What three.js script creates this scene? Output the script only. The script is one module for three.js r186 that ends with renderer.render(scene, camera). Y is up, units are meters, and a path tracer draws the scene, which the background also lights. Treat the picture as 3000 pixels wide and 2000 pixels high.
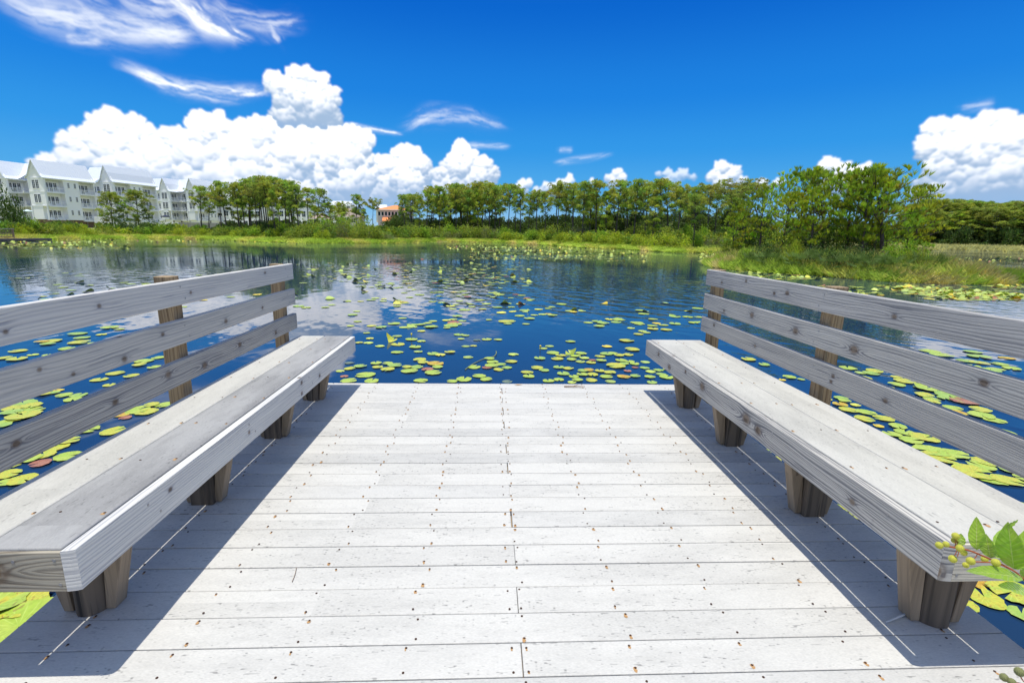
import * as THREE from 'three';
import { mergeGeometries } from 'three/addons/utils/BufferGeometryUtils.js';
import { RoundedBoxGeometry } from 'three/addons/geometries/RoundedBoxGeometry.js';

// ------------------------------------------------------------------ camera
const scene = new THREE.Scene();
const EYE = new THREE.Vector3(0, 1.4383, 0), FOCAL = 1457.7;          // focal length in pixels of the 3000 x 2000 photograph
const PITCH = 0.21222, YAW = 0.04807, ROLL = 0.01877;
const FWD = new THREE.Vector3(Math.sin(YAW) * Math.cos(PITCH), -Math.sin(PITCH), -Math.cos(YAW) * Math.cos(PITCH));
const rt0 = new THREE.Vector3(Math.cos(YAW), 0, Math.sin(YAW)), up0 = rt0.clone().cross(FWD);
const RT = rt0.clone().multiplyScalar(Math.cos(ROLL)).addScaledVector(up0, Math.sin(ROLL));
const UPV = up0.clone().multiplyScalar(Math.cos(ROLL)).addScaledVector(rt0, -Math.sin(ROLL));
const camera = new THREE.PerspectiveCamera(2 * Math.atan(1000 / FOCAL) * 180 / Math.PI, 1024 / 682, 0.05, 6000);
camera.position.copy(EYE);
camera.quaternion.setFromRotationMatrix(new THREE.Matrix4().makeBasis(RT, UPV, FWD.clone().negate()));
scene.add(camera);
const renderer = new THREE.WebGLRenderer({ antialias: true });
renderer.setSize(1024, 682);
renderer.toneMapping = THREE.LinearToneMapping;
renderer.toneMappingExposure = 1.85;
renderer.shadowMap.enabled = true;
renderer.shadowMap.type = THREE.PCFSoftShadowMap;

// ------------------------------------------------------------------ sun
const SUN = new THREE.Vector3(-0.05, 1, 0.1).normalize();
const sun = new THREE.DirectionalLight(new THREE.Color(1, 0.965, 0.88), 2.45);
sun.position.copy(SUN).multiplyScalar(150);
sun.castShadow = true;
sun.shadow.mapSize.set(2048, 2048);
Object.assign(sun.shadow.camera, { left: -130, right: 130, top: 130, bottom: -130, near: 1, far: 400 });
scene.add(sun, sun.target);

// ------------------------------------------------------------------ small maths
const WATER = -0.4;
const rng = (seed) => { let a = seed >>> 0; return () => { a = (a + 0x6D2B79F5) | 0; let t = Math.imul(a ^ (a >>> 15), 1 | a); t = (t + Math.imul(t ^ (t >>> 7), 61 | t)) ^ t; return ((t ^ (t >>> 14)) >>> 0) / 4294967296; }; };
const hash = (x, y, s) => { let h = Math.imul(x, 374761393) ^ Math.imul(y, 668265263) ^ Math.imul(s, 974634777); h = Math.imul(h ^ (h >>> 13), 1274126177); return ((h ^ (h >>> 16)) >>> 0) / 4294967296; };
const noise = (x, y, s = 0) => { const i = Math.floor(x), j = Math.floor(y), u = x - i, v = y - j, a = u * u * (3 - 2 * u), b = v * v * (3 - 2 * v); const p = hash(i, j, s), q = hash(i + 1, j, s), r = hash(i, j + 1, s), t = hash(i + 1, j + 1, s); return p + (q - p) * a + (r - p) * b + (p - q - r + t) * a * b; };
const fbm = (x, y, s = 0, n = 4) => { let f = 0, a = 0.5, t = 0; for (let k = 0; k < n; k++) { f += a * noise(x, y, s + k); t += a; a *= 0.5; x = x * 2.03 + 7.1; y = y * 2.03 + 3.7; } return f / t; };
const clamp = (x, a = 0, b = 1) => Math.min(b, Math.max(a, x));
const sstep = (a, b, x) => { const t = clamp((x - a) / (b - a)); return t * t * (3 - 2 * t); };
const lerp = (a, b, t) => a + (b - a) * t;
const ray = (x, y) => FWD.clone().multiplyScalar(FOCAL).addScaledVector(RT, x - 1500).addScaledVector(UPV, 1000 - y).normalize();
const onPlane = (x, y, h = WATER) => { const d = ray(x, y); return EYE.clone().addScaledVector(d, (h - EYE.y) / d.y); };
const atDepth = (x, y, z) => { const d = ray(x, y); return EYE.clone().addScaledVector(d, z / d.dot(FWD)); };
const azel = (x, y) => { const d = ray(x, y); return [Math.atan2(d.x, -d.z) * 180 / Math.PI, Math.asin(d.y) * 180 / Math.PI]; };
const pxPerM = (p) => FOCAL / p.clone().sub(EYE).dot(FWD);

// ------------------------------------------------------------------ sky: blue air, cirrus and cumulus
function makeSky() {
  const W = 4096, H = 2048, data = new Float32Array(W * H * 4), PD = W / 360;
  const stops = [[-90, 0.1997, 0.2688, 0.3226], [0, 0.25, 0.37, 0.47], [2, 0.13, 0.285, 0.455], [5, 0.0445, 0.2189, 0.4493], [9, 0.0184, 0.1728, 0.4416], [14, 0.0077, 0.1244, 0.4109], [22, 0.002, 0.0722, 0.3379], [35, 0.035, 0.105, 0.34], [55, 0.1, 0.19, 0.39], [72, 0.21, 0.3, 0.46], [90, 0.42, 0.49, 0.6]];
  const band = (el) => { let k = 1; while (k < stops.length - 1 && el > stops[k][0]) k++; const a = stops[k - 1], b = stops[k], t = sstep(0, 1, (el - a[0]) / (b[0] - a[0])) * 0.35 + 0.65 * clamp((el - a[0]) / (b[0] - a[0])); return [lerp(a[1], b[1], t), lerp(a[2], b[2], t), lerp(a[3], b[3], t)]; };
  for (let j = 0; j < H; j++) {
    const c = band((j + 0.5) / H * 180 - 90);
    for (let i = 0, o = j * W * 4; i < W; i++, o += 4) { data[o] = c[0]; data[o + 1] = c[1]; data[o + 2] = c[2]; data[o + 3] = 1; }
  }
  const col = (az) => Math.round(((az - 90) / 360 + 0.5 + 1) % 1 * W);   // az is measured from -z towards +x
  const put = (i, j, r, g, b, a) => { if (j < 0 || j >= H || a <= 0) return; const o = (j * W + ((i % W) + W) % W) * 4; data[o] += (r - data[o]) * a; data[o + 1] += (g - data[o + 1]) * a; data[o + 2] += (b - data[o + 2]) * a; };
  // cirrus: streaks drawn along poly-lines, torn by stretched noise
  const streak = (pts, seed, dens, soft = 1) => {
    const P = pts.map(([x, y, w]) => { const a = azel(x, y), b = azel(x, y - w); return [a[0], a[1], Math.max(0.15, Math.abs(b[1] - a[1]))]; });
    streakDeg(P, seed, dens, soft);
  };
  const streakDeg = (P, seed, dens, soft = 1) => {
    const wm = Math.max(...P.map((p) => p[2])) * 2.2, a0 = Math.min(...P.map((p) => p[0])) - wm * 1.3, a1 = Math.max(...P.map((p) => p[0])) + wm * 1.3, e0 = Math.min(...P.map((p) => p[1])) - wm, e1 = Math.max(...P.map((p) => p[1])) + wm;
    for (let j = Math.floor((e0 + 90) * PD); j <= (e1 + 90) * PD; j++) for (let k = 0; k <= (a1 - a0) * PD; k++) {
      const el = j / PD - 90, az = a0 + k / PD, ce = Math.cos(el * Math.PI / 180);
      const bx = (fbm(az * 0.16, el * 0.2, seed + 31, 3) - 0.5) * wm * 1.5 + (fbm(az * 0.7, el * 0.8, seed + 32, 3) - 0.5) * wm * 0.45, by = (fbm(az * 0.18, el * 0.2, seed + 33, 3) - 0.5) * wm * 0.9;
      let best = 9, along = 0, run = 0, side = 0, ww = 1;
      for (let n = 0; n + 1 < P.length; n++) {
        const [x0, y0, w0] = P[n], [x1, y1, w1] = P[n + 1], dx = (x1 - x0) * ce, dy = y1 - y0, L = Math.hypot(dx, dy), px = (az + bx - x0) * ce, py = el + by - y0, t = clamp((px * dx + py * dy) / (L * L)), w = lerp(w0, w1, t), qx = px - dx * t, qy = py - dy * t, d = Math.hypot(qx, qy) / w;
        if (d < best) { best = d; along = run + t * L; side = (px * dy - py * dx) / L; ww = w; }
        run += L;
      }
      if (best > 2.6) continue;
      const ends = sstep(-0.05 * run, 0.16 * run, along) * sstep(-0.02 * run, 0.25 * run, run - along), body = Math.exp(-best * best * 0.9) * ends;
      const flow = fbm(along * 0.30, side * 1.5 / Math.sqrt(ww) + fbm(along * 0.45, side * 0.8, seed + 9) * 2.4, seed, 6), fine = fbm(along * 0.9 + side * 0.6, side * 5 + fbm(along * 1.2, side * 2, seed + 4) * 2.5, seed + 5, 5);
      const a = dens * 1.5 * body * (0.10 + 0.95 * sstep(0.36, 0.72, flow * 0.72 + fine * 0.28)) * soft;
      put(col(a0) + k, j, 0.60, 0.615, 0.63, clamp(a, 0, 0.95));
    }
  };
  streak([[-40, -30, 30], [110, 35, 44], [300, 95, 40], [500, 125, 26], [640, 132, 10]], 11, 0.62, 0.8);
  streak([[160, -30, 40], [330, 40, 50], [480, 90, 40], [620, 128, 14]], 24, 0.55, 0.8);
  streak([[300, -60, 30], [440, 10, 40], [560, 80, 34], [650, 120, 14]], 15, 0.5, 0.9);
  streak([[430, -110, 30], [540, -10, 36], [630, 62, 34], [700, 105, 20], [775, 136, 8]], 12, 1.15);
  streak([[180, 105, 14], [290, 122, 9]], 13, 0.6);
  streak([[365, 192, 14], [470, 232, 20], [600, 262, 24], [700, 268, 18], [790, 275, 14]], 14, 0.85);
  streak([[640, 20, 40], [760, 70, 30], [910, 75, 18]], 16, 0.4);
  streak([[760, 60, 25], [800, 130, 25]], 17, 0.4);
  streak([[1012, 364, 5], [1090, 378, 6], [1185, 394, 3]], 18, 1.1, 2);
  streak([[1180, 375, 12], [1270, 350, 24], [1370, 352, 22], [1490, 384, 14]], 19, 0.42);
  streak([[1370, 425, 8], [1500, 428, 8]], 20, 0.4); streak([[1620, 478, 5], [1700, 466, 8], [1800, 452, 4]], 21, 0.45);
  streak([[2800, 318, 10], [2910, 305, 12]], 22, 0.35); streak([[1630, 440, 7], [1680, 441, 7]], 23, 0.3);
  const R0 = rng(77);
  for (let n = 0; n < 64; n++) {                                       // the same kind of cirrus all round, outside the photograph's frame
    const az = 62 + R0() * 236, el = 8 + R0() * 62, w = 1.2 + R0() * 3, L = 8 + R0() * 14, k = 1 / Math.cos(el * Math.PI / 180), s = (R0() - 0.6) * 0.6;
    streakDeg([[az, el, w * 0.5], [az + L * 0.5 * k, el + L * s * 0.4, w], [az + L * k, el + L * s, w * 0.4]], 100 + n, 0.5 + R0() * 0.5);
  }
  for (let n = 0; n < 5; n++) { const az = -36 + R0() * 80, el = 36 + R0() * 26, L = 12 + R0() * 10; streakDeg([[az, el, 1.2], [az + L * 0.7, el - L * 0.25, 2.6], [az + L * 1.5, el - L * 0.4, 0.8]], 140 + n, 0.8); }
  // cumulus: heaps of puffs on puffs, with the sun high above
  const EL1 = 46, RH = Math.ceil((EL1 + 3) * PD), J0 = Math.floor(87 * PD), Z = new Float32Array(W * RH).fill(-1e9), S = new Float32Array(W * RH), HF = new Float32Array(W * RH), A = new Float32Array(W * RH), WX = new Float32Array(W * RH), WY = new Float32Array(W * RH), done = new Uint8Array(W * RH);
  const ball = (c, az, el, r, z, pn, hf0, hf1) => {
    const ce = Math.cos(el * Math.PI / 180), i0 = col(az), wi = Math.ceil(r * 1.25 / ce * PD) + 2, hj = Math.ceil(r * 1.25 * PD) + 2, jc = Math.round((el + 90) * PD) - J0;
    for (let j = Math.max(0, jc - hj); j <= Math.min(RH - 1, jc + hj); j++) for (let k = -wi; k <= wi; k++) {
      const i = ((i0 + k) % W + W) % W, o = j * W + i;
      if (!done[o]) { done[o] = 1; const x = i / PD * 1.1, y = j / PD * 1.1; WX[o] = (fbm(x, y, 301, 5) - 0.5) * 1.15 + (fbm(x * 3.4, y * 3.4, 303, 3) - 0.5) * 0.42; WY[o] = (fbm(x, y, 302, 5) - 0.5) * 1.0 + (fbm(x * 3.4, y * 3.4, 304, 3) - 0.5) * 0.4; }
      const s = Math.min(1, r * 0.55 + 0.3), dx = k / PD * ce + WX[o] * s, dy = (j + J0) / PD - 90 - el + WY[o] * s, q = (dx * dx + dy * dy) / (r * r);
      if (q >= 1) continue;
      const nz = Math.sqrt(1 - q), zz = z + nz * r;
      A[o] = Math.max(A[o], c * sstep(0, 0.42, 1 - q));
      if (zz <= Z[o]) continue;
      Z[o] = zz;
      const nx = dx / r * 0.55 + pn[0] * 0.45, ny = dy / r * 0.55 + pn[1] * 0.45, nn = nz * 0.55 + pn[2] * 0.45, m = Math.hypot(nx, ny, nn);
      S[o] = (-0.12 * nx + 0.86 * ny + 0.5 * nn) / m;
      HF[o] = clamp((dy + el - hf0) / (hf1 - hf0));
    }
  };
  const heap = (lobes, seed, alpha = 1, deg = false) => {
    const R = rng(seed), L = lobes.map(([x, y, r]) => { if (deg) return [x, y, r]; const a = azel(x, y), b = azel(x, y - r); return [a[0], a[1], b[1] - a[1]]; });
    const h0 = Math.min(...L.map((l) => l[1] - l[2])), h1 = Math.max(...L.map((l) => l[1] + l[2] * 0.8));
    for (const [az, el, r] of L) {
      ball(alpha, az, el, r * 0.92, 0, [0, 0.1, 0.9], h0, h1);
      const n1 = Math.round(10 + r * 5);
      for (let a = 0; a < n1; a++) {
        const t = R() * 6.283, z = R() * 1.15 - 0.15, s = Math.sqrt(1 - z * z), d = [Math.cos(t) * s, Math.sin(t) * s + 0.12, z], r1 = r * (0.26 + R() * 0.26), a1 = az + d[0] * r * 0.82 / Math.cos(el * Math.PI / 180), e1 = el + d[1] * r * 0.82, z1 = z * r * 0.8;
        ball(alpha, a1, e1, r1, z1, d, h0, h1);
        if (r1 < 0.28) continue;
        const n2 = Math.round(5 + r1 * 6);
        for (let b = 0; b < n2; b++) {
          const t2 = R() * 6.283, y2 = R() * 1.1 - 0.1, s2 = Math.sqrt(1 - y2 * y2), d2 = [Math.cos(t2) * s2, Math.sin(t2) * s2 + 0.1, y2], r2 = r1 * (0.3 + R() * 0.25);
          ball(alpha, a1 + d2[0] * r1 * 0.85, e1 + d2[1] * r1 * 0.85, r2, z1 + y2 * r1 * 0.85, [d[0] * 0.5 + d2[0] * 0.5, d[1] * 0.5 + d2[1] * 0.5, d[2] * 0.5 + d2[2] * 0.5], h0, h1);
        }
      }
    }
  };
  heap([[160, 478, 36], [215, 440, 42], [270, 405, 46], [335, 388, 52], [395, 405, 48], [430, 440, 46], [250, 480, 60], [350, 470, 70], [300, 530, 80], [160, 540, 60], [430, 530, 90]], 1);
  heap([[510, 425, 46], [590, 405, 58], [660, 398, 56], [735, 412, 58], [790, 400, 52], [860, 420, 56], [930, 430, 60], [1000, 425, 50], [1052, 425, 42], [600, 480, 80], [720, 480, 84], [850, 490, 90], [970, 490, 80], [1050, 480, 40], [560, 560, 90], [700, 570, 100], [860, 570, 100], [990, 560, 90]], 2);
  heap([[818, 262, 42], [885, 240, 42], [930, 262, 40], [962, 290, 36], [860, 300, 56], [920, 330, 60], [850, 350, 50], [950, 350, 42]], 3);
  heap([[1180, 462, 36], [1130, 500, 38], [1215, 490, 42], [1245, 515, 28], [1165, 520, 50], [1090, 530, 40], [1200, 560, 60], [1120, 570, 50]], 4);
  heap([[1340, 430, 20], [1352, 455, 28], [1380, 475, 30], [1410, 495, 30], [1440, 515, 22], [1345, 500, 44], [1300, 520, 30], [1400, 530, 50], [1310, 560, 44]], 5);
  heap([[1530, 545, 16], [1545, 540, 14], [1525, 560, 20]], 6, 0.85); heap([[1640, 540, 16], [1665, 532, 18], [1600, 560, 22], [1625, 556, 20], [1570, 565, 16]], 7, 0.85); heap([[1786, 524, 14], [1806, 514, 16], [1822, 526, 14], [1730, 536, 12], [1800, 540, 20]], 8, 0.9);
  heap([[1930, 512, 12], [1955, 510, 14], [2000, 515, 17], [2030, 520, 12], [1975, 530, 20], [1945, 540, 16]], 9, 0.6); heap([[2112, 496, 22], [2095, 520, 22], [2140, 515, 24], [2168, 532, 18], [2120, 545, 30]], 10, 0.95); heap([[2232, 540, 15], [2280, 536, 14], [2250, 555, 16]], 11, 0.8);
  heap([[2425, 488, 24], [2460, 492, 26], [2405, 505, 20], [2525, 502, 20], [2500, 520, 26], [2450, 540, 40], [2550, 540, 30]], 12, 0.95);
  heap([[2745, 378, 30], [2795, 378, 34], [2850, 390, 34], [2905, 372, 40], [2960, 385, 40], [3020, 400, 44], [2735, 435, 44], [2790, 450, 60], [2870, 450, 66], [2950, 450, 66], [2760, 510, 60], [2850, 540, 74], [2950, 540, 80], [3060, 470, 80], [3120, 540, 90], [2740, 570, 50]], 13);
  const R1 = rng(5);
  for (let n = 0; n < 46; n++) {                                      // more heaps round the rest of the horizon
    const az = 62 + R1() * 232, size = 1.5 + R1() * 4.2, L = [];
    const base = 0.5 + R1() * 6, m = 4 + Math.floor(R1() * 5);
    for (let k = 0; k < m; k++) { const f = (k + 0.5) / m * 2 - 1; L.push([az + f * size * 2.6, base + size * (0.5 + (1 - f * f) * (0.7 + R1() * 1.2)), size * (0.55 + R1() * 0.5)]); L.push([az + f * size * 2.8, base + size * 0.3, size * 0.9]); }
    heap(L, 40 + n, 1, true);
  }
  for (let j = 1; j < RH - 1; j++) {
    const el = (j + J0) / PD - 90;
    for (let i = 0; i < W; i++) {
      let a = 0, c = 0, h = 0, w = 0;
      for (let y = -1; y <= 1; y++) for (let x = -1; x <= 1; x++) { const o = (j + y) * W + ((i + x) % W + W) % W, k = (2 - Math.abs(x)) * (2 - Math.abs(y)); if (A[o] > 0) { a += k * A[o]; c += k * S[o]; h += k * HF[o]; w += k; } }
      if (!w) continue;
      a /= 16; c /= w; h /= w;
      const lit = Math.pow(sstep(0.0, 1.08, c * 0.9 + h * 0.85 - 0.43), 1.1), air = 1 - 0.5 * sstep(7, 0, el);
      const r = lerp(0.205, 0.70, lit), g = lerp(0.285, 0.70, lit), b = lerp(0.40, 0.71, lit), f = sstep(0, 0.3, h) * 0.4 + 0.6, sky = band(el), q = 0.35 * sstep(8, 0, el) * (1 - lit * 0.6);
      put(i, j + J0, lerp(r, sky[0] + 0.06, q), lerp(g, sky[1], q), lerp(b, sky[2], q), a * f * lerp(1, 0.9, 1 - air));
    }
  }
  const t = new THREE.DataTexture(data, W, H, THREE.RGBAFormat, THREE.FloatType);
  t.mapping = THREE.EquirectangularReflectionMapping; t.magFilter = t.minFilter = THREE.LinearFilter; t.needsUpdate = true;
  return t;
}
scene.background = makeSky();
scene.environment = scene.background;

// ------------------------------------------------------------------ building helpers
const used = new Map();
const numbered = (n) => { const k = used.get(n) || 0; used.set(n, k + 1); return k ? `${n}_${String(k).padStart(3, '0')}` : n; };
function tag(o, label, category, group, kind) { if (label) o.userData.label = label; if (category) o.userData.category = category; if (group) o.userData.group = group; if (kind) o.userData.kind = kind; return o; }
function thing(name, label, category, pos = [0, 0, 0], turn = 0, group) { const o = new THREE.Group(); o.name = numbered(name); o.position.set(...pos); o.rotation.y = turn; scene.add(o); return tag(o, label, category, group); }
const prep = (g) => { g = g.index ? g.toNonIndexed() : g; for (const k of Object.keys(g.attributes)) if (!['position', 'normal', 'uv'].includes(k)) g.deleteAttribute(k); if (!g.attributes.uv) g.setAttribute('uv', new THREE.BufferAttribute(new Float32Array(g.attributes.position.count * 2), 2)); if (!g.attributes.normal) g.computeVertexNormals(); return g; };
function mesh(name, geo, mat, parent = scene) { const g = Array.isArray(geo) ? mergeGeometries(geo.map(prep)) : geo, m = new THREE.Mesh(g, mat); m.name = parent === scene ? numbered(name) : name; m.castShadow = m.receiveShadow = true; parent.add(m); return m; }
function copyOf(o, name, label, group) { const c = o.clone(); c.userData = { ...o.userData }; c.name = numbered(name); if (label) c.userData.label = label; if (group) c.userData.group = group; scene.add(c); return c; }
const box = (x0, x1, y0, y1, z0, z1) => new THREE.BoxGeometry(x1 - x0, y1 - y0, z1 - z0).translate((x0 + x1) / 2, (y0 + y1) / 2, (z0 + z1) / 2);
const bar = (a, b, r0, r1 = r0, n = 6) => { const p = new THREE.Vector3(...a), q = new THREE.Vector3(...b), d = q.clone().sub(p), g = new THREE.CylinderGeometry(r1, r0, d.length(), n, 1); g.applyQuaternion(new THREE.Quaternion().setFromUnitVectors(new THREE.Vector3(0, 1, 0), d.normalize())); return g.translate((p.x + q.x) / 2, (p.y + q.y) / 2, (p.z + q.z) / 2); };
const prism = (pts, depth) => new THREE.ExtrudeGeometry(new THREE.Shape(pts.map((p) => new THREE.Vector2(...p))), { depth, bevelEnabled: false });
const std = (o) => new THREE.MeshStandardMaterial({ roughness: 0.8, metalness: 0, ...o });
const lin = (r, g, b) => new THREE.Color().setRGB(r, g, b);
const ORD = ['first', 'second', 'third', 'fourth', 'fifth', 'sixth', 'seventh', 'eighth', 'ninth', 'tenth', 'eleventh', 'twelfth', 'thirteenth', 'fourteenth', 'fifteenth', 'sixteenth', 'seventeenth', 'eighteenth', 'nineteenth', 'twentieth', 'twenty-first', 'twenty-second', 'twenty-third', 'twenty-fourth', 'twenty-fifth', 'twenty-sixth', 'twenty-seventh', 'twenty-eighth', 'twenty-ninth', 'thirtieth'];
function texture(w, h, fn, srgb, repeat = true) {                      // fn(u, v, out) in 0..255 sRGB or linear bytes
  const d = new Uint8Array(w * h * 4), c = [0, 0, 0, 255];
  for (let j = 0; j < h; j++) for (let i = 0; i < w; i++) { c[3] = 255; fn((i + 0.5) / w, (j + 0.5) / h, c); const o = (j * w + i) * 4; d[o] = c[0]; d[o + 1] = c[1]; d[o + 2] = c[2]; d[o + 3] = c[3]; }
  const t = new THREE.DataTexture(d, w, h, THREE.RGBAFormat);
  t.magFilter = THREE.LinearFilter; t.minFilter = THREE.LinearMipmapLinearFilter; t.wrapS = t.wrapT = repeat ? THREE.RepeatWrapping : THREE.ClampToEdgeWrapping;
  if (srgb) t.colorSpace = THREE.SRGBColorSpace;
  t.needsUpdate = true;
  return t;
}
const toS = (x) => 255 * (x <= 0.0031308 ? 12.92 * x : 1.055 * Math.pow(x, 1 / 2.4) - 0.055);
const setLin = (c, r, g, b) => { c[0] = toS(clamp(r)); c[1] = toS(clamp(g)); c[2] = toS(clamp(b)); };

// ------------------------------------------------------------------ water, terrain, island
const SHORE = [[-180, 24], [-120, 30], [-80, 52], [-60, 66], [-46, 78], [-41.5, 85], [-36, 98], [-28.6, 105], [-25.7, 92], [-19.4, 79], [-9.6, 88], [-5, 112], [2.5, 110], [10, 81], [17.7, 69.5], [21.2, 66], [26.3, 66], [30, 86], [35, 140], [40, 168], [48, 174], [56, 150], [75, 80], [110, 40], [180, 24]];
const shoreR = (az) => { let k = 1; while (k < SHORE.length - 1 && az > SHORE[k][0]) k++; const a = SHORE[k - 1], b = SHORE[k], t = (az - a[0]) / (b[0] - a[0]); return lerp(a[1], b[1], t) + (fbm(az * 0.45, 3, 61, 3) - 0.5) * 5; };
const polar = (az, r, y = 0) => new THREE.Vector3(Math.sin(az * Math.PI / 180) * r, y, -Math.cos(az * Math.PI / 180) * r);
const landY = (az, r) => { const t = r - shoreR(az); return t < 0 ? WATER + Math.max(-1.4, t * 0.08) : WATER + 0.05 + 0.9 * sstep(0, 16, t) + 0.5 * sstep(16, 60, t); };
function ripples() {
  const N = 2048, TILE = 44, R = rng(9), data = new Float32Array(N * N * 4), h = new Float32Array(N * N), M = 96;
  for (let m = 0; m < M; m++) {
    const lam = 0.13 * Math.pow(8, R()), th = 0.35 + (R() - 0.5) * 2.1, kx = Math.round(TILE / lam * Math.cos(th)), ky = Math.round(TILE / lam * Math.sin(th)), ph = R() * 6.283, a = 0.00021 * Math.pow(lam / 0.5, 0.9);
    const s = new Float32Array(N), c = new Float32Array(N), s2 = new Float32Array(N), c2 = new Float32Array(N);
    for (let i = 0; i < N; i++) { const A = 2 * Math.PI * kx * i / N + ph, B = 2 * Math.PI * ky * i / N; s[i] = Math.sin(A) * a; c[i] = Math.cos(A) * a; s2[i] = Math.sin(B); c2[i] = Math.cos(B); }
    for (let j = 0, o = 0; j < N; j++) { const p = c2[j], q = s2[j]; for (let i = 0; i < N; i++, o++) h[o] += s[i] * p + c[i] * q; }
  }
  const amp = (u, v) => { let f = 0; for (const [a, b, p, w] of [[1, 0, 1, 1], [0, 2, 2, 1], [2, 1, 4, 0.9], [1, -3, 0.6, 0.9], [4, 2, 3, 0.6], [-3, 5, 5, 0.5]]) f += w * Math.sin(6.283 * (a * u + b * v) + p); return 0.75 + 0.62 * f / 1.6; };
  for (let j = 0, o = 0; j < N; j++) for (let i = 0; i < N; i++, o++) { const x = 0.5 + h[o] * clamp(amp(i / N, j / N), 0.16, 2.2) / 0.04; data[o * 4] = data[o * 4 + 1] = data[o * 4 + 2] = x; data[o * 4 + 3] = 1; }
  const t = new THREE.DataTexture(data, N, N, THREE.RGBAFormat, THREE.FloatType);
  t.wrapS = t.wrapT = THREE.RepeatWrapping; t.magFilter = t.minFilter = THREE.LinearFilter; t.needsUpdate = true; t.repeat.set(1 / TILE, 1 / TILE);
  return t;
}
const waterMat = new THREE.MeshPhysicalMaterial({ color: lin(0.012, 0.035, 0.08), roughness: 0.035, ior: 1.34, bumpMap: ripples(), bumpScale: 0.04 });
{
  const g = new THREE.PlaneGeometry(520, 520, 4, 4).rotateX(-Math.PI / 2), uv = g.attributes.uv, p = g.attributes.position;
  for (let i = 0; i < p.count; i++) uv.setXY(i, p.getX(i), -p.getZ(i));
  const m = mesh('lake_water', g, waterMat); m.position.y = WATER; tag(m, 'calm dark blue lake water with small ripples', null, null, 'structure'); m.castShadow = false;
}
const soil = texture(512, 512, (u, v, c) => { const n = fbm(u * 24, v * 24, 5, 5), m = fbm(u * 90, v * 90, 6, 3); setLin(c, 0.16 + 0.16 * n, 0.19 + 0.14 * m, 0.05 + 0.04 * n); }, true);
soil.repeat.set(0.12, 0.12);
const soilMat = std({ map: soil, roughness: 1 });
{
  const AZ = 240, KS = [-45, -22, -8, -3, -1, 0, 1, 3, 6, 10, 16, 25, 40, 60, 110, 300, 1200, 3500], pos = [], uv = [], idx = [];
  for (let i = 0; i <= AZ; i++) { const az = -180 + i * 360 / AZ, r0 = shoreR(az); for (const k of KS) { const r = Math.max(2, r0 + k), q = polar(az, r, landY(az, r) + (fbm(r * 0.3, az, 8) - 0.5) * 0.2); pos.push(q.x, q.y, q.z); uv.push(q.x, q.z); } }
  const n = KS.length;
  for (let i = 0; i < AZ; i++) for (let k = 0; k + 1 < n; k++) { const a = i * n + k; idx.push(a, a + 1, a + n, a + 1, a + n + 1, a + n); }
  const g = new THREE.BufferGeometry(); g.setAttribute('position', new THREE.Float32BufferAttribute(pos, 3)); g.setAttribute('uv', new THREE.Float32BufferAttribute(uv, 2)); g.setIndex(idx); g.computeVertexNormals();
  tag(mesh('shore_ground', g, soilMat), 'low grassy ground round the lake', null, null, 'structure');
  const bed = new THREE.CircleGeometry(230, 40).rotateX(-Math.PI / 2).translate(0, -2.2, -40);
  tag(mesh('lake_bed_ground', bed, soilMat), 'muddy bed under the lake water', null, null, 'structure');
}
const ISLE = [[15.2, -33.5], [14.6, -29.6], [15.6, -27.4], [17.6, -25.3], [18.6, -22.9], [20.9, -22.0], [23.4, -22.0], [26.2, -23.9], [27.4, -26.6], [30.4, -32.4], [34.4, -38.6], [37.0, -44], [34, -48], [21.7, -45]], IC = [25, -34];
const isleR = (th) => { const dx = Math.cos(th), dz = Math.sin(th); let best = 0; for (let k = 0; k < ISLE.length; k++) { const [ax, az] = ISLE[k], [bx, bz] = ISLE[(k + 1) % ISLE.length], ex = bx - ax, ez = bz - az, D = dx * ez - dz * ex; if (Math.abs(D) < 1e-9) continue; const px = ax - IC[0], pz = az - IC[1], t = (px * ez - pz * ex) / D, s = (px * dz - pz * dx) / D; if (t > 0 && s >= 0 && s <= 1) best = Math.max(best, t); } return best + (fbm(th * 4, 1, 91, 2) - 0.5) * 0.9; };
const isleY = (t) => WATER + (t > 1 ? -(t - 1) * 3 : 0.02 + 0.4 * sstep(1, 0.45, t));
{
  const A = 72, KS = [0, 0.25, 0.5, 0.7, 0.85, 0.95, 1, 1.05, 1.2], pos = [], uv = [], idx = [], n = KS.length;
  for (let i = 0; i <= A; i++) { const th = i / A * 6.2832, R = isleR(i === A ? 0 : th); for (const k of KS) { const x = IC[0] + Math.cos(th) * R * k, z = IC[1] + Math.sin(th) * R * k; pos.push(x, isleY(k), z); uv.push(x, z); } }
  for (let i = 0; i < A; i++) for (let k = 0; k + 1 < n; k++) { const a = i * n + k; idx.push(a, a + n, a + 1, a + 1, a + n, a + n + 1); }
  const g = new THREE.BufferGeometry(); g.setAttribute('position', new THREE.Float32BufferAttribute(pos, 3)); g.setAttribute('uv', new THREE.Float32BufferAttribute(uv, 2)); g.setIndex(idx); g.computeVertexNormals();
  tag(mesh('island_ground', g, soilMat), 'low island in the lake under the pines on the right', null, null, 'structure');
}

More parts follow.
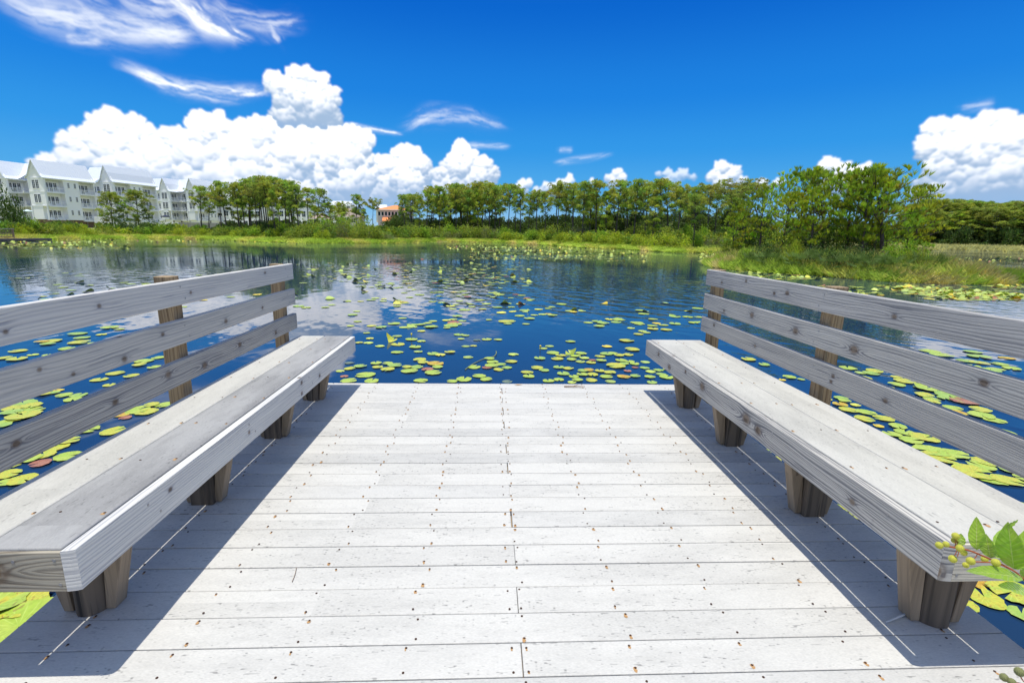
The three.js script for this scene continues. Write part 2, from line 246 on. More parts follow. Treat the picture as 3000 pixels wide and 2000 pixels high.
// ------------------------------------------------------------------ wood, composite decking and screws
const woodSets = [];
function wood(seed, o) {
  const { light = [0.40, 0.405, 0.415], dark = [0.10, 0.10, 0.105], con = 1, N = 13, knots = [], patch = 0.25, warm = 0, W = 2048, H = 128 } = o, Lm = 3.2, Hm = 0.14;
  const hgt = new Float32Array(W * H);
  const map = texture(W, H, (u, v, c) => {
    const s = u * Lm, t = v * Hm; let y = t + (fbm(s * 0.55, 2, seed, 2) - 0.5) * 0.07 + (fbm(s * 2.4, t * 9, seed + 2, 3) - 0.5) * 0.022, core = 0, ring = 0, dk = 0;
    for (const [ks, kt, kr] of knots) {
      const a = (s - ks) / kr, b = (t - kt) / kr, d2 = a * a * 0.55 + b * b, d = Math.sqrt(d2) + (noise(s * 160, t * 160, seed + 7) - 0.5) * 0.12;
      y += Math.sign(b || 1) * kr * 1.5 * Math.exp(-(a * a) / 14 - Math.abs(b) * 0.75);
      core = Math.max(core, sstep(1.05, 0.8, d)); ring = Math.max(ring, Math.exp(-((d - 1.2) * (d - 1.2)) * 14)); dk = Math.max(dk, Math.exp(-d2 / 7));
    }
    const wob = fbm(s * 1.3, y * 60, seed + 3, 3), g1 = 0.5 + 0.5 * Math.sin(6.283 * (y / Hm * N + wob * 1.6)), g2 = Math.pow(g1, 2.2);
    const fib = noise(s * 16, t * 1500, seed + 4) * 0.6 + noise(s * 45, t * 2600, seed + 5) * 0.4, big = fbm(s * 1.7, t * 22, seed + 6, 4), crack = sstep(0.80, 0.86, noise(s * 2.2, y * 210, seed + 8)) * sstep(0.45, 0.7, noise(s * 5, 1 + y * 30, seed + 9));
    let m = clamp(con * (0.60 * g2 * (0.55 + 0.9 * wob) + 0.30 * (fib - 0.25)) + patch * (big - 0.42) * 1.5 + 0.30 * dk + 0.30 * ring + 0.5 * crack, 0, 1);
    const br = warm + core * 0.75 + ring * 0.3;
    let r = lerp(light[0], dark[0], m), g = lerp(light[1], dark[1], m), b = lerp(light[2], dark[2], m);
    r = lerp(r, 0.11 + 0.13 * (1 - fib), clamp(br)); g = lerp(g, 0.07 + 0.085 * (1 - fib), clamp(br)); b = lerp(b, 0.04 + 0.045 * (1 - fib), clamp(br));
    if (core > 0) { const kk = 1 - 0.35 * core * g1; r *= kk; g *= kk; b *= kk; }
    setLin(c, r, g, b);
    hgt[Math.floor(v * H) * W + Math.floor(u * W)] = 1 - m + (core > 0.5 ? -0.2 : 0);
  }, true);
  const bump = texture(W, H, (u, v, c) => { const h = clamp(hgt[Math.floor(v * H) * W + Math.floor(u * W)], 0, 1) * 255; c[0] = c[1] = c[2] = h; });
  return std({ map, bumpMap: bump, bumpScale: 0.0016, roughness: 0.86 });
}
function woodUV(g, along, s0 = 0, across = 0.14) {
  g = g.index ? g.toNonIndexed() : g; g.computeBoundingBox();
  const bb = g.boundingBox, p = g.attributes.position, n = g.attributes.normal, uv = new Float32Array(p.count * 2), A = 'xyz'.indexOf(along), O = [0, 1, 2].filter((k) => k !== A), get = (a, i, k) => (k === 0 ? a.getX(i) : k === 1 ? a.getY(i) : a.getZ(i)), lo = bb.min.toArray();
  for (let i = 0; i < p.count; i += 3) {
    const m = [0, 1, 2].map((k) => Math.abs(get(n, i, k) + get(n, i + 1, k) + get(n, i + 2, k)));
    for (let q = i; q < i + 3; q++) {
      if (m[A] > m[O[0]] && m[A] > m[O[1]]) { uv[q * 2] = get(p, q, O[0]) * 0.4 + s0; uv[q * 2 + 1] = get(p, q, O[1]) / across * 0.9; continue; }
      const k = m[O[0]] < m[O[1]] ? O[0] : O[1];
      uv[q * 2] = (get(p, q, A) - lo[A]) / 3.2 + s0; uv[q * 2 + 1] = (get(p, q, k) - lo[k]) / across * 0.985 + 0.0075;
    }
  }
  g.setAttribute('uv', new THREE.BufferAttribute(uv, 2));
  return g;
}
const rbox = (x0, x1, y0, y1, z0, z1, r = 0.003, s = 1) => new RoundedBoxGeometry(x1 - x0, y1 - y0, z1 - z0, s, r).translate((x0 + x1) / 2, (y0 + y1) / 2, (z0 + z1) / 2);
function composite(seed, base, speck, patchy) {
  const f = (u, v) => { const s = u * 4, t = v, p = fbm(s * 1.6, t * 5, seed, 4), q = fbm(s * 7, t * 30, seed + 1, 3), fine = noise(s * 150, t * 520, seed + 2), sp = sstep(0.80, 0.93, noise(s * 62, t * 230, seed + 3)) * sstep(0.35, 0.75, noise(s * 14, t * 40, seed + 4) * 0.6 + p * 0.5); return [p, q, fine, sp]; };
  const map = texture(2048, 512, (u, v, c) => { const [p, q, fine, sp] = f(u, v), k = 1 - patchy * (sstep(0.38, 0.75, p) * 0.6 + sstep(0.45, 0.8, q) * 0.3) - (fine - 0.5) * 0.17 - sp * speck; setLin(c, base[0] * k, base[1] * k, base[2] * (k + 0.01)); }, true);
  const bump = texture(1024, 512, (u, v, c) => { const s = u * 4; c[0] = c[1] = c[2] = 255 * clamp(0.5 + (noise(s * 90, v * 420, seed + 2) - 0.5) * 0.7 + (noise(s * 200, v * 900, seed + 6) - 0.5) * 0.4); });
  return std({ map, bumpMap: bump, bumpScale: 0.0007, roughness: 0.78 });
}
const compUV = (g, along, ou = 0, ov = 0) => { g = g.index ? g.toNonIndexed() : g; const p = g.attributes.position, uv = new Float32Array(p.count * 2); for (let i = 0; i < p.count; i++) { const a = along === 'x' ? p.getX(i) : p.getZ(i), b = along === 'x' ? p.getZ(i) : p.getX(i); uv[i * 2] = a / 4 + ou; uv[i * 2 + 1] = b + p.getY(i) + ov; } g.setAttribute('uv', new THREE.BufferAttribute(uv, 2)); return g; };
const deckMat = composite(21, [0.55, 0.53, 0.475], 0.45, 0.18);
const deckMatGrey = composite(27, [0.52, 0.503, 0.455], 0.45, 0.22);
const seatLight = composite(31, [0.49, 0.475, 0.42], 0.3, 0.22);
const seatGrey = composite(36, [0.33, 0.325, 0.31], 0.3, 0.40);
const M = {
  lf: wood(101, { light: [0.686, 0.667, 0.607], dark: [0.320, 0.320, 0.339], N: 11, con: 0.8, knots: [[1.0, 0.05, 0.011], [1.35, 0.10, 0.012], [1.36, 0.03, 0.011], [2.1, 0.06, 0.008], [2.75, 0.09, 0.008]] }),
  rf: wood(102, { light: [0.552, 0.524, 0.465], dark: [0.142, 0.142, 0.151], N: 12, con: 1.15, knots: [[0.35, 0.09, 0.013], [0.62, 0.045, 0.017], [1.25, 0.08, 0.022], [1.85, 0.075, 0.026], [1.98, 0.06, 0.02], [0.95, 0.1, 0.01], [2.7, 0.05, 0.01]] }),
  l1: wood(103, { light: [0.643, 0.611, 0.546], dark: [0.283, 0.283, 0.302], N: 9, con: 0.7, knots: [[2.3, 0.08, 0.008], [1.6, 0.06, 0.008], [0.6, 0.1, 0.009], [2.75, 0.05, 0.007]] }),
  l2: wood(104, { light: [0.567, 0.531, 0.465], dark: [0.245, 0.245, 0.245], N: 8, con: 0.7, knots: [[1.25, 0.05, 0.013], [1.9, 0.09, 0.009], [2.2, 0.03, 0.011], [0.7, 0.06, 0.01], [2.65, 0.1, 0.007], [2.5, 0.04, 0.007]] }),
  l3: wood(105, { light: [0.475, 0.445, 0.391], dark: [0.142, 0.142, 0.151], N: 12, con: 1.05, knots: [[1.1, 0.08, 0.014], [1.55, 0.05, 0.016], [1.9, 0.09, 0.015], [2.3, 0.07, 0.012], [2.8, 0.08, 0.012], [0.5, 0.05, 0.013]] }),
  r1: wood(106, { light: [0.514, 0.489, 0.441], dark: [0.170, 0.170, 0.180], N: 9, con: 0.95, knots: [[0.35, 0.05, 0.009], [0.75, 0.1, 0.010], [1.15, 0.05, 0.009], [1.3, 0.07, 0.013], [2.2, 0.06, 0.01], [2.9, 0.09, 0.011]] }),
  r2: wood(107, { light: [0.528, 0.503, 0.446], dark: [0.161, 0.161, 0.170], N: 11, con: 0.95, knots: [[0.9, 0.075, 0.017], [1.45, 0.06, 0.018], [1.98, 0.06, 0.02], [0.45, 0.04, 0.009], [2.7, 0.09, 0.013]] }),
  r3: wood(108, { light: [0.475, 0.452, 0.403], dark: [0.161, 0.161, 0.170], N: 13, con: 0.9, patch: 0.4, knots: [[0.3, 0.1, 0.011], [1.0, 0.07, 0.009], [1.85, 0.05, 0.008], [1.86, 0.085, 0.009], [2.25, 0.07, 0.01]] }),
  end: wood(109, { light: [0.475, 0.436, 0.342], dark: [0.12, 0.10, 0.075], N: 10, con: 0.9, warm: 0.12, knots: [[0.32, 0.07, 0.03]] }),
  endr: wood(110, { light: [0.613, 0.561, 0.446], dark: [0.182, 0.169, 0.150], N: 12, con: 0.8 }),
  brace: wood(111, { light: [0.36, 0.285, 0.20], dark: [0.085, 0.068, 0.052], N: 3, con: 0.45, patch: 0.5, warm: 0.2, knots: [[0.3, 0.06, 0.012], [0.9, 0.05, 0.01]] }),
  pile: wood(112, { light: [0.15, 0.12, 0.09], dark: [0.015, 0.013, 0.011], N: 3, con: 0.55, patch: 0.9, knots: [[0.25, 0.07, 0.008]] }),
  post: wood(113, { light: [0.40, 0.29, 0.165], dark: [0.14, 0.085, 0.04], N: 7, con: 1.0, knots: [[0.9, 0.05, 0.016], [0.3, 0.1, 0.012]] }),
};
const rust = std({ color: lin(0.05, 0.02, 0.009), roughness: 0.8 }), stain = std({ color: lin(0.42, 0.24, 0.10), roughness: 0.95 }), steel = std({ color: lin(0.35, 0.34, 0.33), metalness: 0.6, roughness: 0.5 });
const DX0 = -1.716, DX1 = 1.957, XJ = 0.127, P = 0.1445, Z0 = -4.7025, JR = [1, 3, 5, 7, 10, 12, 14, 16, 18, 20, 22, 24, 26, 28, 30, 33, 36, 38, 40, 43, 45, 47];
function screws(list, name, parent) {                                 // list of [x, y, z, stain size]; tiny heads, one joined part
  const a = [], b = [], R = rng(name.length * 31);
  for (const [x, y, z, s] of list) {
    a.push(new THREE.CylinderGeometry(0.0042, 0.0046, 0.0016, 7).translate(x, y + 0.0007, z));
    if (s > 0) { const g = new THREE.CircleGeometry(0.0052 * s, 9).rotateX(-Math.PI / 2), p = g.attributes.position, w = 0.4 + R() * 1.2, d = 0.003 + R() * 0.006; for (let i = 1; i < p.count; i++) { const k = 0.75 + R() * 0.55; p.setXYZ(i, p.getX(i) * k, 0, p.getZ(i) * k * (p.getZ(i) > 0 ? w + 0.4 : 0.8) + (p.getZ(i) > 0 ? d : 0)); } b.push(g.translate(x + (R() - 0.5) * 0.003, y + 0.0004, z + 0.001)); }
  }
  tag(mesh(name, a, rust, parent), null, null, null, 'stuff');
  if (b.length) tag(mesh('rust_stains', b, stain, parent), null, null, null, 'stuff');
}
{
  const R = rng(3), D = thing('viewing_deck', 'pale composite plank deck over the lake between the two benches', 'deck', [0, 0, -1]);
  const V = 6, gFull = [], gL = [], gR = [], dz = (P - 0.0042) / 2;
  const mk = (x0, x1, k) => compUV(rbox(x0, x1, -0.025, 0, -dz, dz, 0.0035, 2), 'x', R() * 3, R() * 5);
  for (let k = 0; k < V; k++) { gFull.push(mk(DX0, DX1)); gL.push(mk(DX0, XJ - 0.0016)); gR.push(mk(XJ + 0.0016, DX1)); }
  const S = [];
  for (let n = 0; n < 49; n++) {
    const z = Z0 + (n + 0.5) * P + 1, half = JR.includes(n), put = (g) => { const m = mesh('deck_board', g[Math.floor(R() * V)], R() < 0.2 ? deckMatGrey : deckMat, D); m.position.set((R() - 0.5) * 0.006, -R() * 0.0022, z); m.rotation.y = (R() - 0.5) * 0.0006; m.rotation.x = [3, 4, 20].includes(n) ? 0.03 : (R() - 0.5) * 0.008; };
    if (half) { put(gL); put(gR); } else put(gFull);
    if (n < 38) for (let k = -4; k <= 4; k++) for (const s of [-1, 1]) { const js = k === 0 && half ? [-0.024, 0.024] : [(R() - 0.5) * 0.02]; for (const j of js) S.push([XJ + k * 0.4 + j + (R() - 0.5) * 0.012 + (n % 2 ? 0.012 : -0.012), 0.0003, z + s * (0.05 + (R() - 0.5) * 0.012), R() < 0.6 ? 0.5 + R() * 0.9 : 0]); }
  }
  screws(S, 'deck_screws', D);
  const zz0 = Z0 + 1, zz1 = Z0 + 49 * P + 1;
  for (let k = -4; k <= 4; k++) mesh('joist', woodUV(rbox(XJ + k * 0.4 - 0.019, XJ + k * 0.4 + 0.019, -0.21, -0.028, zz0 + 0.04, zz1 - 0.04), 'z'), M.brace, D);
  for (const x of [DX0 + 0.03, DX1 - 0.068]) mesh('rim_joist', woodUV(rbox(x, x + 0.038, -0.215, -0.028, zz0 + 0.04, zz1 - 0.04), 'z'), M.brace, D);
  mesh('rim_joist', woodUV(rbox(DX0 + 0.03, DX1 - 0.03, -0.215, -0.028, zz0 + 0.004, zz0 + 0.039), 'x'), M.brace, D);
  for (const z of [-3.2, -1.2, 0.9, 2.7]) for (const x of [-0.9, 1.1]) mesh('pile', new THREE.CylinderGeometry(0.11, 0.11, 1.9, 12).translate(x, -1.16, z), M.pile, D);
}

// ------------------------------------------------------------------ the two benches
function makeBench(o) {
  const { s, xo, hs, zf, zn, tops, xs, zs, posts, legs, mats, label } = o, xc = xo + s * 0.25, zc = (zf + zn) / 2;
  const B = thing('bench', label, 'bench', [xc, 0, zc]), W = 0.236, T = 0.0376, R = rng(o.seed);
  const add = (name, g, m, part = B) => mesh(name, (Array.isArray(g) ? g : [g]).map((q) => q.translate(-xc, 0, -zc)), m, part);
  const X = (a, b) => [Math.min(xo + s * a, xo + s * b), Math.max(xo + s * a, xo + s * b)];
  // front board: end cut on the slant, top edge a little worn
  const plan = [[xo, -zf], [xo, -(zn - 0.010)], [xo + s * 0.012, -(zn - 0.004)], [xo + s * T, -zn], [xo + s * T, -zf]];
  let g = new THREE.ExtrudeGeometry(new THREE.Shape(plan.map((p) => new THREE.Vector2(...p))), { depth: 0.134, bevelEnabled: true, bevelThickness: 0.0024, bevelSize: 0.0018, bevelSegments: 2, bevelOffset: -0.0018 });
  g = g.rotateX(-Math.PI / 2).translate(0, hs - 0.1368, 0); g.computeVertexNormals();
  add('front_board', woodUV(g, 'z', 0), mats[0]);
  const [e0, e1] = X(T + 0.001, T + 2 * W + 0.004);
  add('end_board', woodUV(rbox(e0, e1, hs - 0.141, hs - 0.006, zn - T, zn - 0.002, 0.004, 2), 'x', 0.02), mats[4]);
  add('end_board', woodUV(rbox(e0, e1, hs - 0.141, hs - 0.006, zf + 0.002, zf + T, 0.004, 2), 'x', 0.4), mats[4]);
  for (let k = 0; k < 2; k++) {
    const [a, b] = X(T + 0.0045 + k * (W + 0.0015), T + 0.003 + W + k * (W + 0.0015) - 0.0015);
    const b2 = rbox(a, b, hs - 0.022, hs + 0.0035 - k * 0.001, zf - 0.002, zn - 0.012, 0.007, 3);
    const q = add('seat_board', compUV(b2, 'z', R() * 2, R() * 3), k === 0 ? mats[5] : mats[6]);
    q.rotation.y = 0;
  }
  const sc = [];
  for (let k = 0; k < 8; k++) for (const t of [0.06, 0.215, 0.295, 0.44]) sc.push([xo + s * (t + (R() - 0.5) * 0.02) - xc, hs + 0.0037 - (t > 0.27 ? 0.001 : 0), zf + 0.16 + k * 0.405 + (R() - 0.5) * 0.03 - zc, R() < 0.8 ? 0.8 + R() * 0.7 : 0]);
  screws(sc, s < 0 ? 'seat_screws' : 'seat_screw_heads', B);
  // back: three slats on square posts
  tops.forEach((y, k) => { const [a, b] = [xs, xs + s * T], z1 = zn + 0.02 + k * 0.004, z0 = zs - (s < 0 ? [0, 0.004, 0.006][k] : [0, 0.006, 0.012][k]); const m = add('back_slat', woodUV(rbox(Math.min(a, b), Math.max(a, b), y - 0.139, y, z0, z1, 0.006, 3), 'z', 0.01), mats[1 + k]); m.rotation.x = o.tilt[k] * 1; });
  for (const [z, up] of posts) { const a = xs + s * (T + 0.001), b = a + s * 0.089; add('back_post', woodUV(rbox(Math.min(a, b), Math.max(a, b), -1.3, tops[0] + up, z - 0.0445, z + 0.0445, 0.005, 2), 'y', R()), M.post); }
  // legs: a pile through the deck between two tapered braces, and a cross-bearer under the seat
  for (const [z, sq, r] of legs) {
    const x = xo + s * (T + W), h = hs - 0.024;
    let p;
    if (sq) p = woodUV(rbox(x - r, x + r, -1.6, h - 0.09, z - r, z + r, 0.006, 2), 'y', R());
    else { p = new THREE.CylinderGeometry(r * 0.97, r * 1.04, h - 0.09 + 1.6, 18, 6).translate(x, (h - 0.09 - 1.6) / 2, z); const q = p.attributes.position; for (let i = 0; i < q.count; i++) { const a = Math.atan2(q.getZ(i) - z, q.getX(i) - x), k = 1 + 0.035 * Math.sin(3 * a + z * 9) + 0.02 * Math.sin(7 * a + q.getY(i) * 3); q.setX(i, x + (q.getX(i) - x) * k); q.setZ(i, z + (q.getZ(i) - z) * k); } p.computeVertexNormals(); const uv = p.attributes.uv; for (let i = 0; i < uv.count; i++) uv.setXY(i, uv.getY(i) * 0.6 + z, uv.getX(i) * 3); }
    add('pile', p, M.pile);
    for (const q of [-1, 1]) {
      const i0 = r * 0.9, sh = [[q * i0, 0.002], [q * (i0 + 0.034), 0.002], [q * (i0 + 0.112), h - 0.12], [q * (i0 + 0.142), h - 0.002], [q * (i0 + 0.038), h - 0.002]];
      if (q < 0) sh.reverse();
      const gb = new THREE.ExtrudeGeometry(new THREE.Shape(sh.map((v) => new THREE.Vector2(...v))), { depth: 0.06, bevelEnabled: true, bevelThickness: 0.003, bevelSize: 0.003, bevelSegments: 1, bevelOffset: -0.003 }).translate(x, 0, z - 0.03 + (q * s > 0 ? 0.004 : -0.008));
      add('brace', woodUV(gb, 'y', R()), M.brace);
    }
    const [c0, c1] = X(T + 0.01, T + 2 * W - 0.006);
    add('bearer', woodUV(rbox(c0, c1, hs - 0.022 - 0.09, hs - 0.0225, z - 0.075, z - 0.0445, 0.003), 'x', R()), M.brace);
  }
  // screws with pale rims on the front board and slats
  const st = [];
  const head = (x, y, z, ax) => st.push(new THREE.CylinderGeometry(0.0052, 0.0052, 0.002, 9).rotateZ(ax === 'x' ? Math.PI / 2 : 0).rotateX(ax === 'z' ? Math.PI / 2 : 0).translate(x - xc, y, z - zc));
  for (const [z] of legs) { head(xo - s * 0.0004, hs - 0.04, z + 0.03, 'x'); head(xo - s * 0.0004, hs - 0.10, z - 0.03, 'x'); }
  for (const [z] of posts) tops.forEach((y) => { head(xs - s * 0.0004, y - 0.035, z + 0.02, 'x'); head(xs - s * 0.0004, y - 0.105, z - 0.015, 'x'); });
  for (const [a, b] of [[0.06, 0.032], [0.18, 0.035], [0.055, 0.115]]) head(xo + s * a, hs - b, zn - 0.0016, 'z');
  tag(mesh('screw_heads', st, steel, B), null, null, null, 'stuff');
  return B;
}
makeBench({ seed: 5, s: -1, xo: -1.2443, hs: 0.4831, zf: -4.594, zn: -1.385, tops: [1.147, 0.925, 0.7], xs: -1.756, zs: -4.573, tilt: [0, 0, 0], posts: [[-4.425, 0.004], [-2.93, 0.022], [-1.5, 0.02]], legs: [[-1.745, 0, 0.062], [-2.53, 1, 0.057], [-3.41, 1, 0.057], [-4.215, 0, 0.056]], mats: [M.lf, M.l1, M.l2, M.l3, M.end, seatGrey, seatLight], label: 'weathered grey timber bench with slatted back along the left edge of the deck' });
makeBench({ seed: 6, s: 1, xo: 1.4634, hs: 0.5039, zf: -4.452, zn: -1.345, tops: [1.158, 0.939, 0.727], xs: 1.985, zs: -4.49, tilt: [0, 0, 0], posts: [[-4.424, 0.003], [-2.872, 0.012], [-1.45, 0.01]], legs: [[-1.61, 0, 0.063], [-2.37, 1, 0.057], [-3.265, 1, 0.054], [-4.04, 0, 0.054]], mats: [M.rf, M.r1, M.r2, M.r3, M.endr, seatLight, seatLight], label: 'weathered grey timber bench with strong swirling grain along the right edge of the deck' });

// ------------------------------------------------------------------ foliage
class Soup {
  constructor() { this.p = []; this.c = []; }
  tri(a, b, c, k) { this.p.push(a[0], a[1], a[2], b[0], b[1], b[2], c[0], c[1], c[2]); for (let n = 0; n < 3; n++) this.c.push(k[0], k[1], k[2]); }
  geo() { const g = new THREE.BufferGeometry(); g.setAttribute('position', new THREE.Float32BufferAttribute(this.p, 3)); g.setAttribute('color', new THREE.Float32BufferAttribute(this.c, 3)); g.computeVertexNormals(); return g; }
}
const leafMat = new THREE.MeshPhysicalMaterial({ vertexColors: true, side: THREE.DoubleSide, roughness: 0.9, specularIntensity: 0.35, transmission: 0.45, thickness: 0 });
const grassMat = new THREE.MeshPhysicalMaterial({ vertexColors: true, side: THREE.DoubleSide, roughness: 0.95, specularIntensity: 0.3, transmission: 0.3, thickness: 0 });
const barkTex = texture(128, 512, (u, v, c) => { const n = fbm(u * 10, v * 26, 71, 4), m = sstep(0.42, 0.6, noise(u * 14 + fbm(u * 9, v * 20, 3) * 2, v * 34, 72)); const k = 0.045 + 0.10 * n * (0.35 + 0.65 * m); setLin(c, k * 1.12, k * 0.93, k * 0.82); }, true);
barkTex.repeat.set(2, 3);
const barkMat = std({ map: barkTex, roughness: 0.95 });
const norm = (v) => { const l = Math.hypot(v[0], v[1], v[2]) || 1; return [v[0] / l, v[1] / l, v[2] / l]; };
const rdir = (R) => { const z = R() * 2 - 1, t = R() * 6.2832, s = Math.sqrt(1 - z * z); return [Math.cos(t) * s, z, Math.sin(t) * s]; };
function tuft(S, R, p, axis, len, n, wid, k, spread) {                 // a brush of needles
  for (let i = 0; i < n; i++) {
    const d = rdir(R), v = norm([axis[0] + d[0] * spread, axis[1] + d[1] * spread, axis[2] + d[2] * spread]), u = [d[0] * 0.55, 1, d[2] * 0.55], q = norm([v[1] * u[2] - v[2] * u[1], v[2] * u[0] - v[0] * u[2], v[0] * u[1] - v[1] * u[0]]), L = len * (0.7 + 0.5 * R()), w = wid * (0.7 + 0.6 * R()), s = 0.85 + R() * 0.3, m = [p[0] + v[0] * L * 0.55, p[1] + v[1] * L * 0.55, p[2] + v[2] * L * 0.55], e = [p[0] + v[0] * L, p[1] + v[1] * L - L * 0.06, p[2] + v[2] * L], kk = [k[0] * s, k[1] * s, k[2] * s];
    S.tri([p[0], p[1], p[2]], [m[0] + q[0] * w, m[1] + q[1] * w, m[2] + q[2] * w], e, kk); S.tri([p[0], p[1], p[2]], e, [m[0] - q[0] * w, m[1] - q[1] * w, m[2] - q[2] * w], kk);
  }
}
// a pine 10 m high: bent trunk, limbs, and needle brushes gathered in clumps along the limbs
function pineGeo(seed, o) {
  const { cb = 4.5, R0 = 2.4, limbs = 16, clumps = 5, per = 7, len = 0.42, n = 6, wid = 0.05, up = 0.35, spread = 1.0, flat = 0.55, lean = 0.3, top = 0.6, tr = 0.16, hue = [0.10, 0.16, 0.022], dry = 0.012, droop = 0, fork = 0, tight = 0.3 } = o;
  const R = rng(seed), S = new Soup(), wood = [];
  const b1 = (R() - 0.5) * 0.7, b2 = (R() - 0.5) * 0.7, la = R() * 6.28, axis = (y) => { const t = y / 10; return [lean * Math.cos(la) * t * t * 2.2 + b1 * Math.sin(t * 3.1) * 0.5, y, lean * Math.sin(la) * t * t * 2.2 + b2 * Math.sin(t * 2.6 + 1) * 0.5 - b2 * 0.42]; };
  const stem = (pts, r0, r1, sides = 6) => { for (let k = 0; k + 1 < pts.length; k++) { const f = k / (pts.length - 1), f2 = (k + 1) / (pts.length - 1); wood.push(bar(pts[k], pts[k + 1], lerp(r0, r1, f), lerp(r0, r1, f2), sides)); } };
  const N = 8, tp = []; for (let k = 0; k <= N; k++) tp.push(axis(-0.5 + (10.2 - top) * k / N));
  stem(tp, tr * 1.15, tr * 0.28, 7);
  const clump = (c, r, k0) => {
    for (let i = 0; i < per; i++) {
      const d = rdir(R), q = [c[0] + d[0] * r, c[1] + Math.abs(d[1]) * r * flat - r * 0.12, c[2] + d[2] * r], ax = norm([d[0] * 0.8, up + Math.abs(d[1]) * 0.6 - droop, d[2] * 0.8]), v = 0.72 + R() * 0.55, dr = R() < dry ? 1 : 0;
      tuft(S, R, q, ax, len, n, wid, dr ? [0.30, 0.20, 0.05] : [k0[0] * v * (0.9 + R() * 0.3), k0[1] * v, k0[2] * v * (0.7 + R() * 0.8)], spread);
    }
  };
  const G = 2.39996, ga = R() * 6.28;
  for (let i = 0; i < limbs; i++) {
    const f = (i + R() * 0.7) / limbs, y = lerp(cb, 9.7 - top * 0.4, f), a = ga + i * G + (R() - 0.5) * 0.7, prof = Math.sin(Math.PI * clamp(0.16 + f * 0.80)) * (0.75 + R() * 0.5) + 0.10, L = R0 * prof, p = axis(y), rise = lerp(0.15, 0.75, f) + (R() - 0.3) * 0.35, e = [p[0] + Math.cos(a) * L, p[1] + L * rise, p[2] + Math.sin(a) * L], m = [lerp(p[0], e[0], 0.55), lerp(p[1], e[1], 0.40) , lerp(p[2], e[2], 0.55)];
    stem([p, m, e], tr * 0.32 * (0.5 + prof * 0.6), 0.014, 4);
    const kt = 0.72 + R() * 0.56, k0 = [hue[0] * kt * (0.85 + R() * 0.4), hue[1] * kt, hue[2] * kt];
    for (let c = 0; c < clumps; c++) { const t = lerp(0.5, 1.06, (c + R()) / clumps), q = t < 0.55 ? [lerp(p[0], m[0], t / 0.55), lerp(p[1], m[1], t / 0.55), lerp(p[2], m[2], t / 0.55)] : [lerp(m[0], e[0], (t - 0.55) / 0.45), lerp(m[1], e[1], (t - 0.55) / 0.45), lerp(m[2], e[2], (t - 0.55) / 0.45)]; const sd = tight * L * (1.1 - t * 0.4); const off = [q[0] + (R() - 0.5) * sd * 1.6, q[1] + 0.08 + (R() - 0.3) * 0.25, q[2] + (R() - 0.5) * sd * 1.6]; if (Math.hypot(off[0] - q[0], off[2] - q[2]) > 0.3) wood.push(bar(q, off, 0.016, 0.008, 3)); clump(off, 0.32 + R() * 0.28, k0); }
  }
  for (let c = 0; c < 3; c++) { const q = axis(9.8 - top + c * 0.2); clump([q[0] + (R() - 0.5) * 0.4, q[1], q[2] + (R() - 0.5) * 0.4], 0.4, hue); }
  for (let i = 0; i < fork; i++) { const y = lerp(2.2, cb + 1, R()), a = R() * 6.28, p = axis(y), L = 0.6 + R() * 1.3; wood.push(bar(p, [p[0] + Math.cos(a) * L, y + L * (R() * 0.7 - 0.1), p[2] + Math.sin(a) * L], 0.035, 0.008, 4)); }
  return { trunk: mergeGeometries(wood.map(prep)), crown: S.geo() };
}
// round leafy shrub of unit radius and height
function shrubGeo(seed, { n = 900, size = 0.085, hue = [0.10, 0.17, 0.02], twig = 0.0, lumps = 7, open = 0.35 } = {}) {
  const R = rng(seed), S = new Soup(), L = [], wood = [];
  for (let k = 0; k < lumps; k++) { const a = R() * 6.28, d = Math.sqrt(R()) * 0.62; L.push([Math.cos(a) * d, 0.30 + R() * 0.42 * (1 - d * 0.5), Math.sin(a) * d, 0.26 + R() * 0.24, 0.75 + R() * 0.5]); wood.push(bar([Math.cos(a) * d * 0.2, 0, Math.sin(a) * d * 0.2], [L[k][0], L[k][1], L[k][2]], 0.016, 0.007, 4)); }
  for (let i = 0; i < n; i++) {
    const l = L[Math.floor(R() * lumps)], d = rdir(R), rr = l[3] * (open + (1 - open) * Math.sqrt(R())) * (0.9 + R() * 0.25), q = [l[0] + d[0] * rr, Math.max(0.01, l[1] + d[1] * rr), l[2] + d[2] * rr];
    const tw = R() < twig, v = (0.75 + R() * 0.5) * l[4], k = tw ? [0.26 * v, 0.25 * v, 0.2 * v] : [hue[0] * v * (0.8 + R() * 0.5), hue[1] * v, hue[2] * v * (0.7 + R() * 0.7)];
    const ax = norm([d[0] * 0.7, 0.55 + d[1] * 0.4, d[2] * 0.7]);
    tuft(S, R, q, ax, size * (tw ? 1.5 : 1), 2, size * (tw ? 0.05 : 0.26), k, 0.9);
  }
  return { stems: mergeGeometries(wood.map(prep)), foliage: S.geo() };
}
const makeTree = (g, name, label, cat, group) => { const t = thing(name, label, cat, [0, 0, 0], 0, group); mesh('trunk', g.trunk, barkMat, t); mesh('crown', g.crown, leafMat, t); return t; };
const protoTree = new Map();
function plant(key, make, pos, sx, sy, turn, name, label, cat, group) {  // the first of a kind is the thing itself, later ones are copies
  let o = protoTree.get(key);
  if (!o) { o = make(name, label, cat, group); protoTree.set(key, o); } else o = copyOf(o, name, label, group);
  o.position.copy(pos); o.scale.set(sx, sy, sx); o.rotation.y = turn;
  return o;
}
const farHue = [0.35, 0.47, 0.062];
